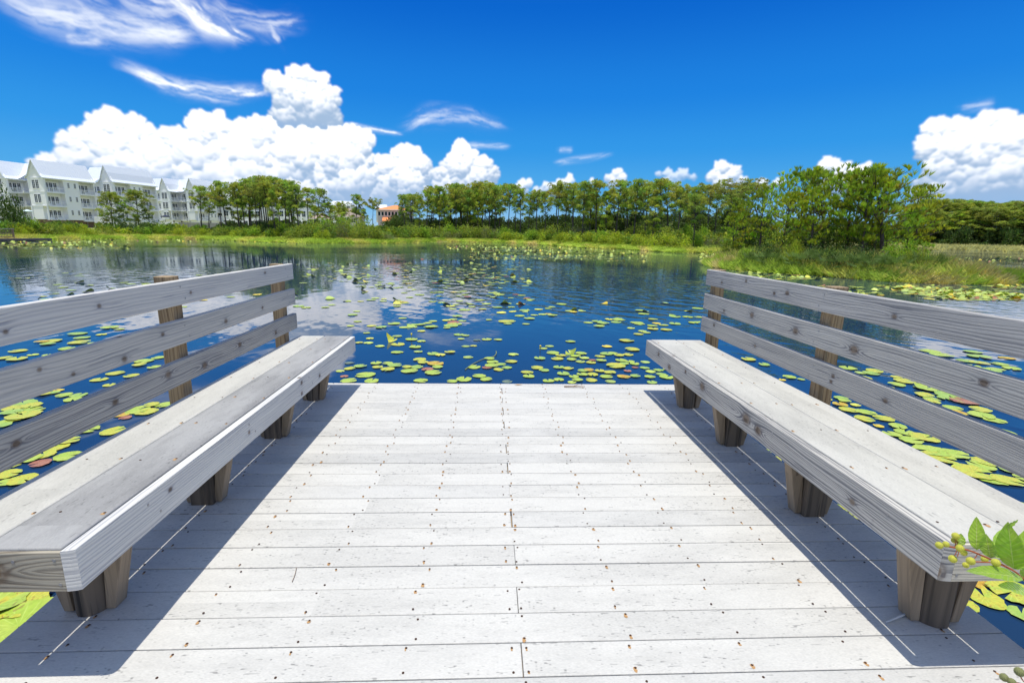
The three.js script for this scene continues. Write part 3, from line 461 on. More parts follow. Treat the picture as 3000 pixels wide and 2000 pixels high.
const FAR = [
  { cb: 5.5, R0: 2.0, limbs: 17, clumps: 3, per: 14, hue: farHue, n: 8, wid: 0.036, len: 0.42, dry: 0.004 },
  { cb: 4.6, R0: 1.8, limbs: 19, clumps: 3, per: 14, hue: [0.309, 0.452, 0.063], n: 8, wid: 0.036, len: 0.42 },
  { cb: 6.1, R0: 2.2, limbs: 15, clumps: 4, per: 13, hue: [0.382, 0.482, 0.066], n: 8, wid: 0.036, len: 0.42, flat: 0.45, fork: 3 },
  { cb: 2.8, R0: 1.8, limbs: 22, clumps: 3, per: 14, hue: [0.355, 0.506, 0.055], n: 8, wid: 0.036, len: 0.42 },
  { cb: 4.6, R0: 2.5, limbs: 17, clumps: 4, per: 13, hue: [0.329, 0.447, 0.063], n: 8, wid: 0.036, len: 0.42, lean: 0.7, fork: 4 },
  { cb: 7.2, R0: 3.1, limbs: 13, clumps: 6, per: 11, hue: [0.369, 0.457, 0.082], n: 8, wid: 0.036, len: 0.38, flat: 0.25, top: 1.4, fork: 5 },
  { cb: 2.4, R0: 3.0, limbs: 26, clumps: 6, per: 14, hue: [0.316, 0.434, 0.063], n: 8, wid: 0.036, len: 0.42, fork: 3, tight: 0.34, dry: 0.01 },
].map((o, k) => pineGeo(200 + k, o));
const NEAR = [
  { cb: 3.0, R0: 2.6, limbs: 24, clumps: 5, per: 4, hue: [0.364, 0.518, 0.032], n: 22, wid: 0.019, len: 0.62, up: 1.3, spread: 0.32, lean: 0.6, fork: 8, dry: 0.02, tight: 0.42 },
  { cb: 2.2, R0: 2.4, limbs: 25, clumps: 5, per: 4, hue: [0.397, 0.528, 0.032], n: 22, wid: 0.019, len: 0.62, up: 1.4, spread: 0.32, lean: 0.4, fork: 8, dry: 0.03, tight: 0.42 },
  { cb: 3.4, R0: 2.9, limbs: 24, clumps: 5, per: 4, hue: [0.342, 0.498, 0.032], n: 22, wid: 0.019, len: 0.64, up: 1.3, spread: 0.32, lean: 0.9, fork: 10, dry: 0.03, tight: 0.42 },
  { cb: 1.6, R0: 2.4, limbs: 24, clumps: 5, per: 4, hue: [0.386, 0.508, 0.032], n: 22, wid: 0.019, len: 0.64, up: 1.4, spread: 0.32, lean: 0.5, fork: 6, dry: 0.03, tight: 0.42 },
].map((o, k) => pineGeo(300 + k, o));
const at2 = (px, dist) => polar(azel(px, 690)[0], dist);
const topY = (px, py, dist) => { const d = ray(px, py); return EYE.y + d.y / Math.hypot(d.x, d.z) * dist; };
const RT2 = rng(404);
// groves: [x of the trunk, y of the tree top, metres behind the shore, kind]; each read off the photograph and stood on the ground
function grove(list, place, cat, name, group, near) {
  const base = list.slice().sort((a, b) => a[0] - b[0]);
  base.forEach(([px, py, back, kind, w = 1], i) => {
    const az = azel(px, 690)[0], r = near ? back : shoreR(az) + back, p = polar(az, r), y0 = near ? -0.1 : landY(az, r) - 0.1, h = topY(px, py, r) - y0;
    p.y = y0;
    const set = near ? NEAR : FAR, k = kind % set.length, key = (near ? 'near' : 'far') + k, sy = h / 10.5;
    plant(key, (n, l, c, g) => makeTree(set[k], n, l, c, g), p, sy * (near ? 0.95 + RT2() * 0.2 : 0.66 + RT2() * 0.3) * w, sy, RT2() * 6.28, name, place(ORD[i], i, kind, base.length), cat, group);
  });
}
grove([[333, 562, 13, 6, 1.15], [409, 557, 12, 6, 1.35]], (o, i) => (i ? 'right of two round pines standing before the second white gabled block' : 'left of two round pines standing apart before the white gabled blocks'), 'tree', 'pine_tree', 'lone pines before the white blocks');
grove([[592, 541, 9, 0, 1.05], [614, 560, 14, 4], [650, 548, 8, 2, 1.1], [665, 528, 16, 1], [703, 536, 10, 2], [720, 531, 18, 0], [738, 519, 13, 1], [752, 545, 8, 5, 0.9], [764, 520, 20, 4], [780, 512, 14, 0, 1.1], [790, 530, 9, 2], [803, 516, 18, 2], [822, 517, 13, 1], [838, 522, 10, 0], [850, 527, 16, 4], [876, 536, 9, 1, 1.1], [905, 546, 20, 0], [930, 550, 24, 4], [806, 548, 5, 3, 0.9], [700, 556, 22, 3], [858, 560, 22, 3]],
  (o) => `slender pine of the grove before the white blocks, ${o} from the left`, 'tree', 'pine_tree', 'pines of the left grove');
grove([[972, 590, 18, 3, 1.6], [1008, 606, 22, 6, 1.2], [1044, 566, 20, 1, 0.9], [1092, 583, 18, 5, 0.9], [1068, 610, 15, 3, 1.2], [925, 598, 14, 3, 1.2], [1000, 590, 30, 2]],
  (o) => `${o} pine from the left between the left grove and the orange roofed house`, 'tree', 'pine_tree', 'pines between the left grove and the orange roofed house');
grove([[1186, 566, 16, 1, 0.8], [1206, 570, 22, 2], [1229, 568, 14, 3], [1250, 552, 22, 0], [1268, 543, 28, 2], [1288, 543, 20, 1], [1304, 560, 12, 3], [1318, 535, 30, 0], [1335, 548, 18, 2], [1352, 536, 26, 4], [1368, 552, 14, 1], [1386, 532, 30, 0], [1400, 548, 16, 3], [1412, 529, 26, 2], [1434, 531, 20, 0, 1.1], [1450, 545, 14, 1], [1462, 536, 26, 4], [1488, 534, 18, 0, 1.1], [1508, 541, 24, 2], [1524, 549, 16, 1], [1548, 566, 12, 1], [1572, 556, 14, 2]],
  (o) => `${o} pine rightward from the orange roofed house in the middle grove`, 'tree', 'pine_tree', 'pines of the middle grove');
grove([[1598, 558, 12, 0], [1632, 531, 10, 2, 1.1], [1655, 552, 18, 1], [1678, 531, 14, 0], [1706, 525, 12, 1, 1.05], [1728, 548, 20, 3], [1746, 527, 16, 2], [1775, 556, 10, 3], [1804, 522, 11, 0, 1.1], [1830, 548, 18, 2], [1857, 519, 10, 1, 1.1], [1890, 530, 20, 2], [1912, 570, 9, 3], [1934, 519, 15, 0, 1.3], [1956, 526, 20, 4], [1984, 541, 14, 2], [2024, 542, 16, 1], [2034, 566, 3, 4, 1.1], [2072, 537, 18, 5], [2131, 531, 16, 5, 1.1], [2188, 529, 18, 5, 1.1], [2095, 560, 22, 0], [2150, 575, 14, 1]],
  (o) => `${o} pine from the left in the grove ending behind the island`, 'tree', 'pine_tree', 'pines of the right grove');
{ // a second row in the depth of the groves
  const R = rng(88), L = [];
  for (let k = 0; k < 36; k++) { const px = k < 5 ? 690 + R() * 200 : 1190 + R() * 1020, t = px < 1000 ? 532 : px < 1570 ? lerp(562, 546, sstep(1190, 1330, px)) : 548; L.push([px, t + R() * 26, 26 + R() * 26, Math.floor(R() * 4)]); }
  L.forEach(([px, py, back, k]) => { const az = azel(px, 690)[0], r = shoreR(az) + back, p = polar(az, r), y0 = landY(az, r); p.y = y0; const sy = (topY(px, py, r) - y0) / 10; plant('far' + k, () => null, p, sy * 1.1, sy, R() * 6.28, 'pine_tree', px < 1000 ? 'pine half hidden in the depth of the left grove' : px < 1570 ? 'pine half hidden in the depth of the middle grove' : 'pine half hidden in the depth of the grove left of the island', 'tree', px < 1000 ? 'pines deep in the left grove' : px < 1570 ? 'pines deep in the middle grove' : 'pines deep in the grove left of the island'); });
}
grove([[2230, 540, 39, 0, 0.8], [2176, 590, 41, 3, 0.9], [2150, 625, 38, 3, 1.0], [2296, 560, 36.5, 1], [2345, 502, 42, 0, 1.05], [2421, 494, 38, 2, 1.0], [2382, 545, 36, 1, 0.9], [2490, 505, 37, 0, 0.95], [2535, 494, 36, 1, 0.95], [2571, 512, 38, 3], [2596, 490, 36.5, 2, 1.25], [2660, 540, 40, 1, 0.95], [2690, 600, 42, 3, 1.0]],
  (o) => `bright green pine with upright needle brushes on the island, ${o} from the left`, 'tree', 'island_pine', 'pines on the island', true);
{ // far wood on the right
  const R = rng(91), n = 30;
  for (let k = 0; k < n; k++) { const px = 2660 + k * 15.5 + R() * 10, az = azel(px, 700)[0], r = shoreR(az) + 8 + (k % 3) * 10 + R() * 5, p = polar(az, r), y0 = landY(az, r), py = lerp(603, 587, R()) + (px > 2990 ? -4 : 0) + (k % 3 === 0 ? 22 : 0), kk = [6, 3, 1, 6][k % 4]; p.y = y0; const sy = (topY(px, py, r) - y0) / 10; plant('far' + kk, () => null, p, sy * 1.35, sy, R() * 6.28, 'pine_tree', `dark green tree in the wood beyond the right arm, ${ORD[k]} from the left`, 'tree', 'trees of the far wood on the right'); }
}
// shrubs
const SHRUB = [shrubGeo(500, { hue: [0.260, 0.416, 0.029], n: 1000 }), shrubGeo(501, { hue: [0.286, 0.377, 0.034], n: 900, twig: 0.12 }), shrubGeo(502, { hue: [0.234, 0.286, 0.065], n: 900, twig: 0.45 }), shrubGeo(503, { hue: [0.091, 0.163, 0.029], n: 1000 }), shrubGeo(504, { hue: [0.390, 0.494, 0.029], n: 1000 })];
const makeShrub = (k) => (n, l, c, g) => { const t = thing(n, l, c, [0, 0, 0], 0, g); mesh('stems', SHRUB[k].stems, barkMat, t); mesh('foliage', SHRUB[k].foliage, leafMat, t); return t; };
const SW = ['leafy green', 'olive green', 'grey twiggy', 'dark green', 'bright yellow green'];
function shrubs(list, where, group, near) {
  list.sort((a, b) => a[0] - b[0]).forEach(([px, py, wpx, back, k], i) => {
    const az = azel(px, 690)[0], r = near ? back : shoreR(az) + back, p = polar(az, r), y0 = near ? -0.15 : landY(az, r) - 0.1; p.y = y0;
    const h = topY(px, py, r) - y0, w = wpx / 2 / pxPerM(p);
    plant('shrub' + k, makeShrub(k), p, w, h, RT2() * 6.28, 'shrub', `${SW[k]} shrub ${where}, ${ORD[i] || 'last'} from the left`, 'shrub', group);
  });
}
shrubs([[20, 548, 110, 10, 3], [45, 605, 90, 8, 3], [100, 640, 70, 6, 0], [75, 655, 60, 5, 4], [160, 655, 60, 4, 1], [215, 652, 60, 6, 4], [262, 664, 60, 3, 4], [300, 668, 70, 4, 1], [360, 632, 60, 9, 3], [395, 650, 60, 7, 3], [445, 645, 80, 7, 3], [470, 655, 60, 5, 0]].map((q) => q), 'below the white gabled blocks', 'shrubs below the white blocks');
shrubs([[520, 665, 60, 4, 4], [560, 664, 60, 5, 1], [610, 666, 60, 4, 4], [655, 664, 70, 4, 1], [700, 666, 70, 4, 4], [745, 664, 70, 5, 0], [795, 664, 60, 5, 4], [790, 640, 60, 9, 3], [830, 650, 60, 8, 0]], 'along the foot of the left grove', 'shrubs along the left grove');
shrubs([[870, 668, 90, 3, 1], [905, 648, 100, 6, 1], [950, 640, 110, 8, 0], [985, 644, 90, 5, 2], [1000, 636, 100, 9, 0], [1040, 638, 110, 7, 1], [1075, 648, 100, 4, 1], [1108, 672, 70, 3, 1], [1140, 682, 70, 2.5, 2], [1190, 662, 60, 12, 0], [940, 668, 60, 2.5, 4], [1045, 664, 70, 3, 1]], 'in the broad thicket', 'shrubs of the broad thicket');
shrubs([[1200, 655, 80, 8, 1], [1240, 662, 80, 5, 0], [1280, 660, 80, 6, 1], [1330, 676, 70, 3, 2], [1320, 656, 90, 8, 0], [1370, 655, 90, 7, 1], [1410, 658, 80, 6, 1], [1440, 662, 70, 5, 2], [1480, 664, 70, 4, 0]], 'along the foot of the middle grove', 'shrubs along the middle grove');
shrubs([[1505, 676, 90, 3, 4], [1555, 672, 80, 4, 0], [1600, 665, 70, 4, 4], [1640, 655, 110, 10, 1], [1655, 676, 90, 3, 4], [1710, 674, 100, 4, 4], [1690, 658, 90, 12, 2], [1760, 672, 90, 4, 0], [1790, 684, 90, 2.5, 4], [1830, 674, 100, 4, 4], [1880, 680, 100, 3, 4], [1930, 676, 110, 4, 4], [1980, 682, 110, 3, 4], [1960, 660, 90, 9, 1], [2040, 684, 80, 3, 0], [2060, 660, 60, 8, 0], [2095, 690, 70, 3, 2], [2120, 668, 90, 9, 3], [1860, 655, 80, 12, 1], [2010, 655, 80, 14, 0]], 'along the foot of the right grove', 'shrubs along the right grove');
shrubs([[2190, 725, 90, 34, 0], [2150, 700, 80, 38, 1], [2250, 715, 100, 33, 3], [2330, 712, 80, 32, 1], [2340, 690, 60, 31.5, 4], [2400, 718, 100, 32, 3], [2460, 724, 90, 31, 3], [2540, 722, 100, 31.5, 3], [2620, 715, 100, 32, 0], [2680, 700, 110, 34, 0], [2700, 725, 80, 33, 1], [2300, 660, 130, 36, 1], [2460, 650, 160, 38, 1], [2580, 650, 150, 39, 0], [2230, 660, 140, 41, 3], [2520, 690, 120, 37, 3], [2400, 680, 130, 37, 3]], 'under the pines on the island', 'shrubs on the island', true);
// saw palmettos on the island
{
  const S = new Soup(), R = rng(61);
  for (let f = 0; f < 15; f++) {
    const a = f * 2.4, el = 0.35 + R() * 0.8, L = 0.55 + R() * 0.3, d = [Math.cos(a) * Math.cos(el), Math.sin(el), Math.sin(a) * Math.cos(el)], c = [d[0] * L, d[1] * L, d[2] * L], sd = [-Math.sin(a), 0, Math.cos(a)], u = [d[1] * sd[2] - 0, d[2] * sd[0] - d[0] * sd[2], -d[1] * sd[0]], v = 0.7 + R() * 0.6;
    S.tri([0, 0, 0], [c[0] + sd[0] * 0.012, c[1], c[2] + sd[2] * 0.012], [c[0] - sd[0] * 0.012, c[1], c[2] - sd[2] * 0.012], [0.12, 0.14, 0.04]);
    for (let b = -5; b <= 5; b++) { const t = b * 0.26, w = 0.02, e = [0, 1, 2].map((q) => c[q] + (d[q] * Math.cos(t) + sd[q] * Math.sin(t)) * 0.45 - (q === 1 ? 0.06 * Math.abs(b) / 5 : 0)), m = [0, 1, 2].map((q) => (c[q] + e[q]) / 2); S.tri(c, [m[0] + u[0] * w + sd[0] * w, m[1] + w, m[2] + sd[2] * w], e, [0.13 * v, 0.21 * v, 0.04 * v]); S.tri(c, e, [m[0] - sd[0] * w, m[1], m[2] - sd[2] * w], [0.14 * v, 0.22 * v, 0.045 * v]); }
  }
  const g = S.geo();
  const sp = [[2215, 32.5], [2262, 31.5], [2365, 30.5], [2440, 30.2], [2500, 30], [2560, 30], [2590, 30.2], [2640, 30.5], [2740, 33]];
  let first = null;
  sp.forEach(([px, r], i) => { const p = polar(azel(px, 700)[0], r, -0.05), label = `fan leaved palmetto at the foot of the island pines, ${ORD[i]} from the left`; let o; if (!first) { o = first = thing('saw_palmetto', label, 'palmetto', [0, 0, 0], 0, 'palmettos on the island'); mesh('fronds', g, leafMat, o); } else o = copyOf(first, 'saw_palmetto', label); o.position.copy(p); o.rotation.y = i * 1.7; o.scale.setScalar(0.8 + (i % 3) * 0.15); });
}
// grasses, reeds and undergrowth: nobody could count them
function blades(seed, n, h, w, bend, spread) {
  const R = rng(seed), S = new Soup();
  for (let k = 0; k < n; k++) { const a = R() * 6.28, b = R() * 6.28, x = (R() - 0.5) * spread, z = (R() - 0.5) * spread, H = h * (0.6 + R() * 0.5), B = bend * (0.5 + R()), dx = -Math.sin(b) * w + Math.cos(a) * w * 0.3, dz = Math.cos(b) * w + Math.sin(a) * w * 0.3, bx = Math.cos(b) * B + 0.12 * H, bz = Math.sin(b) * B, v = 0.75 + R() * 0.5, c = [v, v, v]; S.tri([x - dx, 0, z - dz], [x + dx, 0, z + dz], [x + bx * 0.35 + dx * 0.7, H * 0.6, z + bz * 0.35 + dz * 0.7], c); S.tri([x - dx, 0, z - dz], [x + bx * 0.35 + dx * 0.7, H * 0.6, z + bz * 0.35 + dz * 0.7], [x + bx, H, z + bz], c); }
  return S.geo();
}
function scatter(name, geo, mat, pts, label) {                        // pts: [x, y, z, size, height, r, g, b]
  const m = new THREE.InstancedMesh(geo, mat, pts.length), o = new THREE.Object3D(), c = new THREE.Color(), R = rng(pts.length);
  pts.forEach((q, i) => { o.position.set(q[0], q[1], q[2]); o.rotation.set(0, R() * 6.28, 0); o.scale.set(q[3], q[4], q[3]); o.updateMatrix(); m.setMatrixAt(i, o.matrix); m.setColorAt(i, c.setRGB(q[5], q[6], q[7])); });
  m.name = numbered(name); m.castShadow = m.receiveShadow = true; scene.add(m);
  return tag(m, label, 'grass', null, 'stuff');
}
{
  const R = rng(33), far = blades(7, 14, 1, 0.03, 0.5, 0.8), nearB = blades(8, 15, 1, 0.009, 0.5, 0.34), A = [], B = [], C = [], U = [];
  const tone = (n, v) => (n > 0.66 ? [0.78 * v, 0.68 * v, 0.22 * v] : n > 0.50 ? [0.74 * v, 0.74 * v, 0.14 * v] : [0.54 * v, 0.68 * v, 0.085 * v]);
  for (let k = 0; k < 15000; k++) { const az = -47 + R() * 80, r0 = shoreR(az), wide = az < -19 ? 7 : 4, t = -1.2 + Math.pow(R(), 0.8) * (wide + 3), r = r0 + t, p = polar(az, r), n = fbm(az * 1.1, t * 0.3, 44, 3), v = 0.75 + R() * 0.45, c = tone(n, v); A.push([p.x, Math.max(WATER - 0.05, landY(az, r) - 0.05), p.z, 1, (0.35 + R() * 0.4) * (t < 0.5 ? 0.8 : 1), ...c]); }
  for (let k = 0; k < 3600; k++) { const az = 33 + R() * 24, r = shoreR(az) - 5 + R() * 11, p = polar(az, r), v = 0.8 + R() * 0.4; A.push([p.x, landY(az, r) - 0.05, p.z, 1.6, 0.9 + R() * 0.8, 0.78 * v, 0.74 * v, 0.3 * v]); }
  for (let k = 0; k < 16000; k++) { const th = R() * 6.2832, t = Math.sqrt(0.12 + R() * 0.92), rr = isleR(th) * t, x = IC[0] + Math.cos(th) * rr, z = IC[1] + Math.sin(th) * rr, n = fbm(x * 0.55, z * 0.55, 46, 3), v = 0.8 + R() * 0.45, c = tone(n + (R() - 0.5) * 0.12, v); B.push([x, isleY(t) - 0.04, z, 1, (0.5 + R() * 0.45) * (0.75 + 0.6 * fbm(x * 0.3, z * 0.3, 47, 2)) * (t > 0.95 ? 0.65 : 1) * (x > 25 ? 0.62 : 1), ...c]); }
  const tail = [[25.6, -23.3, 2.2, 0.8]];
  for (const [x0, z0, a, b] of tail) for (let k = 0; k < 1500; k++) { const x = x0 + (R() + R() - 1) * a, z = z0 + (R() + R() - 1) * b, v = 0.8 + R() * 0.4, c = tone(fbm(x * 0.5, z * 0.5, 48, 3), v); B.push([x, WATER - 0.04, z, 0.8, 0.35 + R() * 0.4, ...c]); }
  scatter('shore_grass', far, grassMat, A, 'yellow green marsh grass and reeds along the far shore');
  scatter('island_grass', nearB, grassMat, B, 'tall yellow green marsh grass round the island on the right');
  const under = shrubGeo(520, { hue: [1, 1, 1], n: 210, size: 0.2, lumps: 4 }).foliage;
  for (let k = 0; k < 1500; k++) { const az = -46 + R() * 80, r = shoreR(az) + 5 + R() * 34, p = polar(az, r), v = 0.7 + R() * 0.6, n = R(); if (az < -22 && r > shoreR(az) + 14) continue; C.push([p.x, landY(az, r) - 0.1, p.z, 1.2 + R() * 1.0, (1.0 + R() * 1.5), (n > 0.7 ? 0.36 : 0.20) * v, (n > 0.7 ? 0.46 : 0.33) * v, 0.035 * v]); }
  for (let k = 0; k < 420; k++) { const az = 31 + R() * 28, r = shoreR(az) + 3 + R() * 30, p = polar(az, r), v = 0.6 + R() * 0.6; C.push([p.x, landY(az, r), p.z, 2.2 + R() * 1.5, 2.0 + R() * 4.5, 0.10 * v, 0.18 * v, 0.03 * v]); }
  const wood = shrubGeo(521, { hue: [1, 1, 1], n: 420, size: 0.13, lumps: 6 }).foliage, D = [];
  for (let k = 0; k < 520; k++) { const az = -11 + R() * 40, r = shoreR(az) + 29 + R() * 40, p = polar(az, r), v = 0.6 + R() * 0.6; D.push([p.x, landY(az, r) - 0.2, p.z, 2.4 + R() * 1.8, 3.0 + R() * 3.6 * (az < -5 ? 0.7 : 1), 0.11 * v, 0.18 * v, 0.028 * v]); }
  for (let k = 0; k < 60; k++) { const az = -27 + R() * 9, r = shoreR(az) + 14 + R() * 20, p = polar(az, r), v = 0.6 + R() * 0.6; D.push([p.x, landY(az, r) - 0.2, p.z, 1.8 + R() * 1.2, 1.6 + R() * 1.6, 0.10 * v, 0.17 * v, 0.026 * v]); }
  scatter('woodland', wood, leafMat, D, 'dense green wood filling the depth behind the pine trunks').userData.category = 'woodland';
  scatter('undergrowth', under, leafMat, C, 'mixed green undergrowth on the ground below the trees').userData.category = 'undergrowth';
}

// ------------------------------------------------------------------ buildings across the water
const whiteWall = std({ color: lin(0.92, 0.915, 0.90), roughness: 0.85 }), trim = std({ color: lin(0.9, 0.9, 0.9), roughness: 0.7 }), metalRoof = std({ color: lin(0.74, 0.77, 0.80), roughness: 0.45, metalness: 0.15 }), creamWall = std({ color: lin(0.74, 0.69, 0.6), roughness: 0.9 });
const glass = new THREE.MeshPhysicalMaterial({ color: lin(0.012, 0.03, 0.04), roughness: 0.08, ior: 1.5 });
const plankBrown = std({ color: lin(0.16, 0.105, 0.07), roughness: 0.9 }), plankGrey = std({ color: lin(0.28, 0.275, 0.26), roughness: 0.9 }), timber = std({ color: lin(0.34, 0.25, 0.16), roughness: 0.9 }), darkTimber = std({ color: lin(0.17, 0.14, 0.115), roughness: 0.9 });
const winCache = new Map();
function windowAt(parent, w, h, nx, ny, x, y, z, turn, fm = trim) {   // frame with muntins in front of a dark pane
  const key = [w, h, nx, ny].join();
  if (!winCache.has(key)) {
    const f = 0.09, a = [box(-w / 2 - f, w / 2 + f, h / 2, h / 2 + f, -0.02, 0.09), box(-w / 2 - f, w / 2 + f, -h / 2 - f, -h / 2, -0.02, 0.11), box(-w / 2 - f, -w / 2, -h / 2, h / 2, -0.02, 0.088), box(w / 2, w / 2 + f, -h / 2, h / 2, -0.02, 0.088)];
    for (let i = 1; i < nx; i++) a.push(box(-w / 2 + w * i / nx - 0.025, -w / 2 + w * i / nx + 0.025, -h / 2, h / 2, 0.03, 0.07));
    for (let j = 1; j < ny; j++) a.push(box(-w / 2, w / 2, -h / 2 + h * j / ny - 0.02, -h / 2 + h * j / ny + 0.02, 0.03, 0.066));
    winCache.set(key, [mergeGeometries(a.map(prep)), prep(box(-w / 2, w / 2, -h / 2, h / 2, -0.01, 0.028))]);
  }
  const [fg, pg] = winCache.get(key), m = mesh('window', fg, fm, parent); mesh('pane', pg, glass, m); m.position.set(x, y, z); m.rotation.y = turn;
  return m;
}
function railing(parent, L, h, x, y, z, turn, cross) {
  const a = [box(0, L, h - 0.07, h, -0.04, 0.04), box(0, L, 0.08, 0.14, -0.03, 0.03)];
  const n = Math.max(2, Math.round(L / 1.3));
  for (let i = 0; i <= n; i++) a.push(box(L * i / n - 0.05, L * i / n + 0.05, 0, h + 0.05, -0.05, 0.05));
  if (cross) for (let i = 0; i < n; i++) { const p = L * i / n, q = L * (i + 1) / n; a.push(bar([p, 0.12, 0], [q, h - 0.06, 0], 0.03, 0.03, 4), bar([q, 0.12, 0.01], [p, h - 0.06, 0.01], 0.03, 0.03, 4)); }
  else for (let i = 1; i < L / 0.16; i++) a.push(box(i * 0.16 - 0.018, i * 0.16 + 0.018, 0.12, h - 0.06, -0.018, 0.018));
  const m = mesh('railing', a, trim, parent); m.position.set(x, y, z); m.rotation.y = turn;
}
function roofShell(pts, z0, z1, t) { const n = pts.length, sh = pts.concat(pts.slice().reverse().map(([x, y]) => [x, y - t])); return prism(sh, z1 - z0).translate(0, 0, z0); }
const BAZ = 14 * Math.PI / 180;
function gabledBlock(label, px, py, zd, w, L, peak, base, o = {}) {
  const P0 = atDepth(px, py, zd), eave = P0.y, H = (eave - base) / 3, G = thing('white_apartment_block', label, 'apartment block', [P0.x, 0, P0.z], -BAZ, 'white gabled apartment blocks');
  const b1 = o.bay ?? 4.4, b2 = b1 + 3.6, c = -w / 2;
  mesh('wall', [box(-w, -1.3, base, eave, -L, 0), box(-1.3, 0, base + H, eave, -0.5, 0), box(-1.3, 0, base, eave, -Math.min(L, b2), -b1)], whiteWall, G);
  if (L > b2 + 0.5) mesh('wall', [box(-1.3, -0.02, base + 0.02, eave - 0.02, -L, -L + 0.25)], whiteWall, G);
  for (const z of [-0.3, -L]) mesh('gable_wall', [prism([[-w, eave], [0, eave], [c + 0.9, eave + peak * 0.52], [c, eave + peak - 0.12], [c - 0.9, eave + peak * 0.52]], 0.28).translate(0, 0, z)], whiteWall, G);
  const prof = [[-w - 0.35, eave - 0.12], [-w + 0.4, eave + 0.55], [c - 0.95, eave + peak * 0.56], [c, eave + peak], [c + 0.95, eave + peak * 0.56], [-0.4, eave + 0.55], [0.35, eave - 0.12]];
  mesh('roof', [roofShell(prof, -L - 0.3, 0.3, 0.14)], metalRoof, G);
  const seams = []; for (let z = -L; z < 0.2; z += 0.55) for (let k = 0; k + 1 < prof.length; k++) seams.push(bar([prof[k][0], prof[k][1] + 0.02, z], [prof[k + 1][0], prof[k + 1][1] + 0.02, z], 0.025, 0.025, 3));
  tag(mesh('roof_seams', seams, metalRoof, G), null, null, null, 'stuff');
  mesh('cornice', [box(-w - 0.06, 0.06, eave - 0.3, eave - 0.05, 0.002, 0.1), box(-w - 0.06, 0.06, base + H - 0.15, base + H, 0.002, 0.08), box(-w - 0.05, 0.05, base + 2 * H - 0.12, base + 2 * H, 0.002, 0.06)], trim, G);
  mesh('vent', [0, 1, 2, 3, 4].map((k) => box(c - 0.25, c + 0.25, eave + peak * (0.42 + k * 0.042), eave + peak * (0.444 + k * 0.042), -0.01, 0.05)), trim, G);
  for (const f of [1, 2]) for (const s of [-0.52, 0.52]) windowAt(G, 0.8, 1.85, 2, 4, c + s, base + H * (f + 0.5), 0, 0);
  if (o.ground) for (const s of [-0.52, 0.52]) windowAt(G, 0.8, 1.3, 2, 3, c + s, base + H * 0.55, 0, 0);
  // side: recessed balconies at both ends, a flush bay between
  const bays = [[0.5, b1]]; if (L > b2 + 1.5) bays.push([b2, L - 0.25]);
  for (const [z0, z1] of bays) for (let f = 0; f < 3; f++) {
    const y = base + f * H, zc = -(z0 + z1) / 2, q = (z1 - z0) / 4;
    mesh('balcony_floor', [box(-1.29, 0.22, y - 0.28, y, -z1 + 0.01, -z0 - 0.01)], trim, G);
    railing(G, z1 - z0, 1.0, 0.16, y, -z0, Math.PI / 2, false);
    for (const k of [-1, 0, 1]) windowAt(G, 0.66, k ? 1.5 : 2.0, 2, k ? 4 : 1, -1.29, y + (k ? 1.35 : 1.12), zc + k * q * 0.95, Math.PI / 2);
  }
  mesh('fascia_band', [box(-0.25, 0.12, eave - 0.4, eave - 0.13, -L, -0.002)], trim, G);
  for (let f = 0; f < 3; f++) for (const t of [0.3, 0.72]) windowAt(G, 0.42, 1.1, 2, 3, 0, base + H * (f + 0.55), -lerp(b1, Math.min(L, b2), t), Math.PI / 2);
  mesh('column', [box(-0.22, 0.02, base - 0.3, base + H, -0.24, 0.0 - 0.005)], trim, G); mesh('column', [box(-w + 0.01, -w + 0.24, base - 0.3, base + H, 0.02, 0.24)], trim, G);
  mesh('skirt_wall', [box(-w + 0.25, -0.35, -1.5, base - 0.02, -L + 0.3, -0.6)], px > 100 && px < 130 ? plankBrown : whiteWall, G);
  const R = rng(Math.round(px)), pil = []; for (let k = 0; k < 6; k++) pil.push(box(-w + 0.3 + (k % 2) * (w - 0.7), -w + 0.6 + (k % 2) * (w - 0.7), 0, base, -L * (Math.floor(k / 2) + 0.2) / 3 - 0.3, -L * (Math.floor(k / 2) + 0.2) / 3));
  pil.forEach((g) => mesh('piling', [g], darkTimber, G));
  return G;
}
function connector(label, px, py, zd, w, depth, peak, base, storeys = 3) {  // wing between two blocks: px, py is its right eave corner
  const P0 = atDepth(px, py, zd), eave = P0.y, H = (eave - base) / storeys, G = thing('white_apartment_wing', label, 'apartment wing', [P0.x, 0, P0.z], -BAZ);
  mesh('wall', [box(-w, 0, base, eave, -depth, -1.7)], whiteWall, G);
  mesh('skirt_wall', [box(-w, 0, -1.5, base - 0.31, -depth + 0.3, -0.8)], whiteWall, G);
  const sl = [[0.35, eave - 0.1], [-0.9, eave + 0.75], [-depth / 2, eave + peak], [-depth + 0.9, eave + 0.75], [-depth - 0.35, eave - 0.1]];
  const g = roofShell(sl, 0, w + 0.2, 0.14).rotateY(-Math.PI / 2); mesh('roof', [g], metalRoof, G);
  for (let f = 0; f < storeys; f++) {
    const y = base + f * H;
    mesh('balcony_floor', [box(-w + 0.01, -0.01, y - 0.3, y, -1.69, 0.1)], trim, G); railing(G, w, 1.0, -w, y, 0.05, 0, true);
    for (const k of [0.45, 0.68, 0.9]) windowAt(G, 0.75, 1.6, 2, 3, -w + w * k, y + 1.4, -1.69, 0);
  }
  return G;
}
gabledBlock('largest white block with tall swept gable and three storeys of side balconies', 122, 518, 115, 4.5, 11.9, 3.95, 2.85);
connector('white balcony wing at the left picture edge beside the tall swept gable', 62, 520, 118.5, 4.6, 7, 3.7, 2.85);
gabledBlock('white gabled block cut by the left picture edge, only its right slope seen', 14, 520, 116, 4.5, 11.5, 3.95, 2.85);
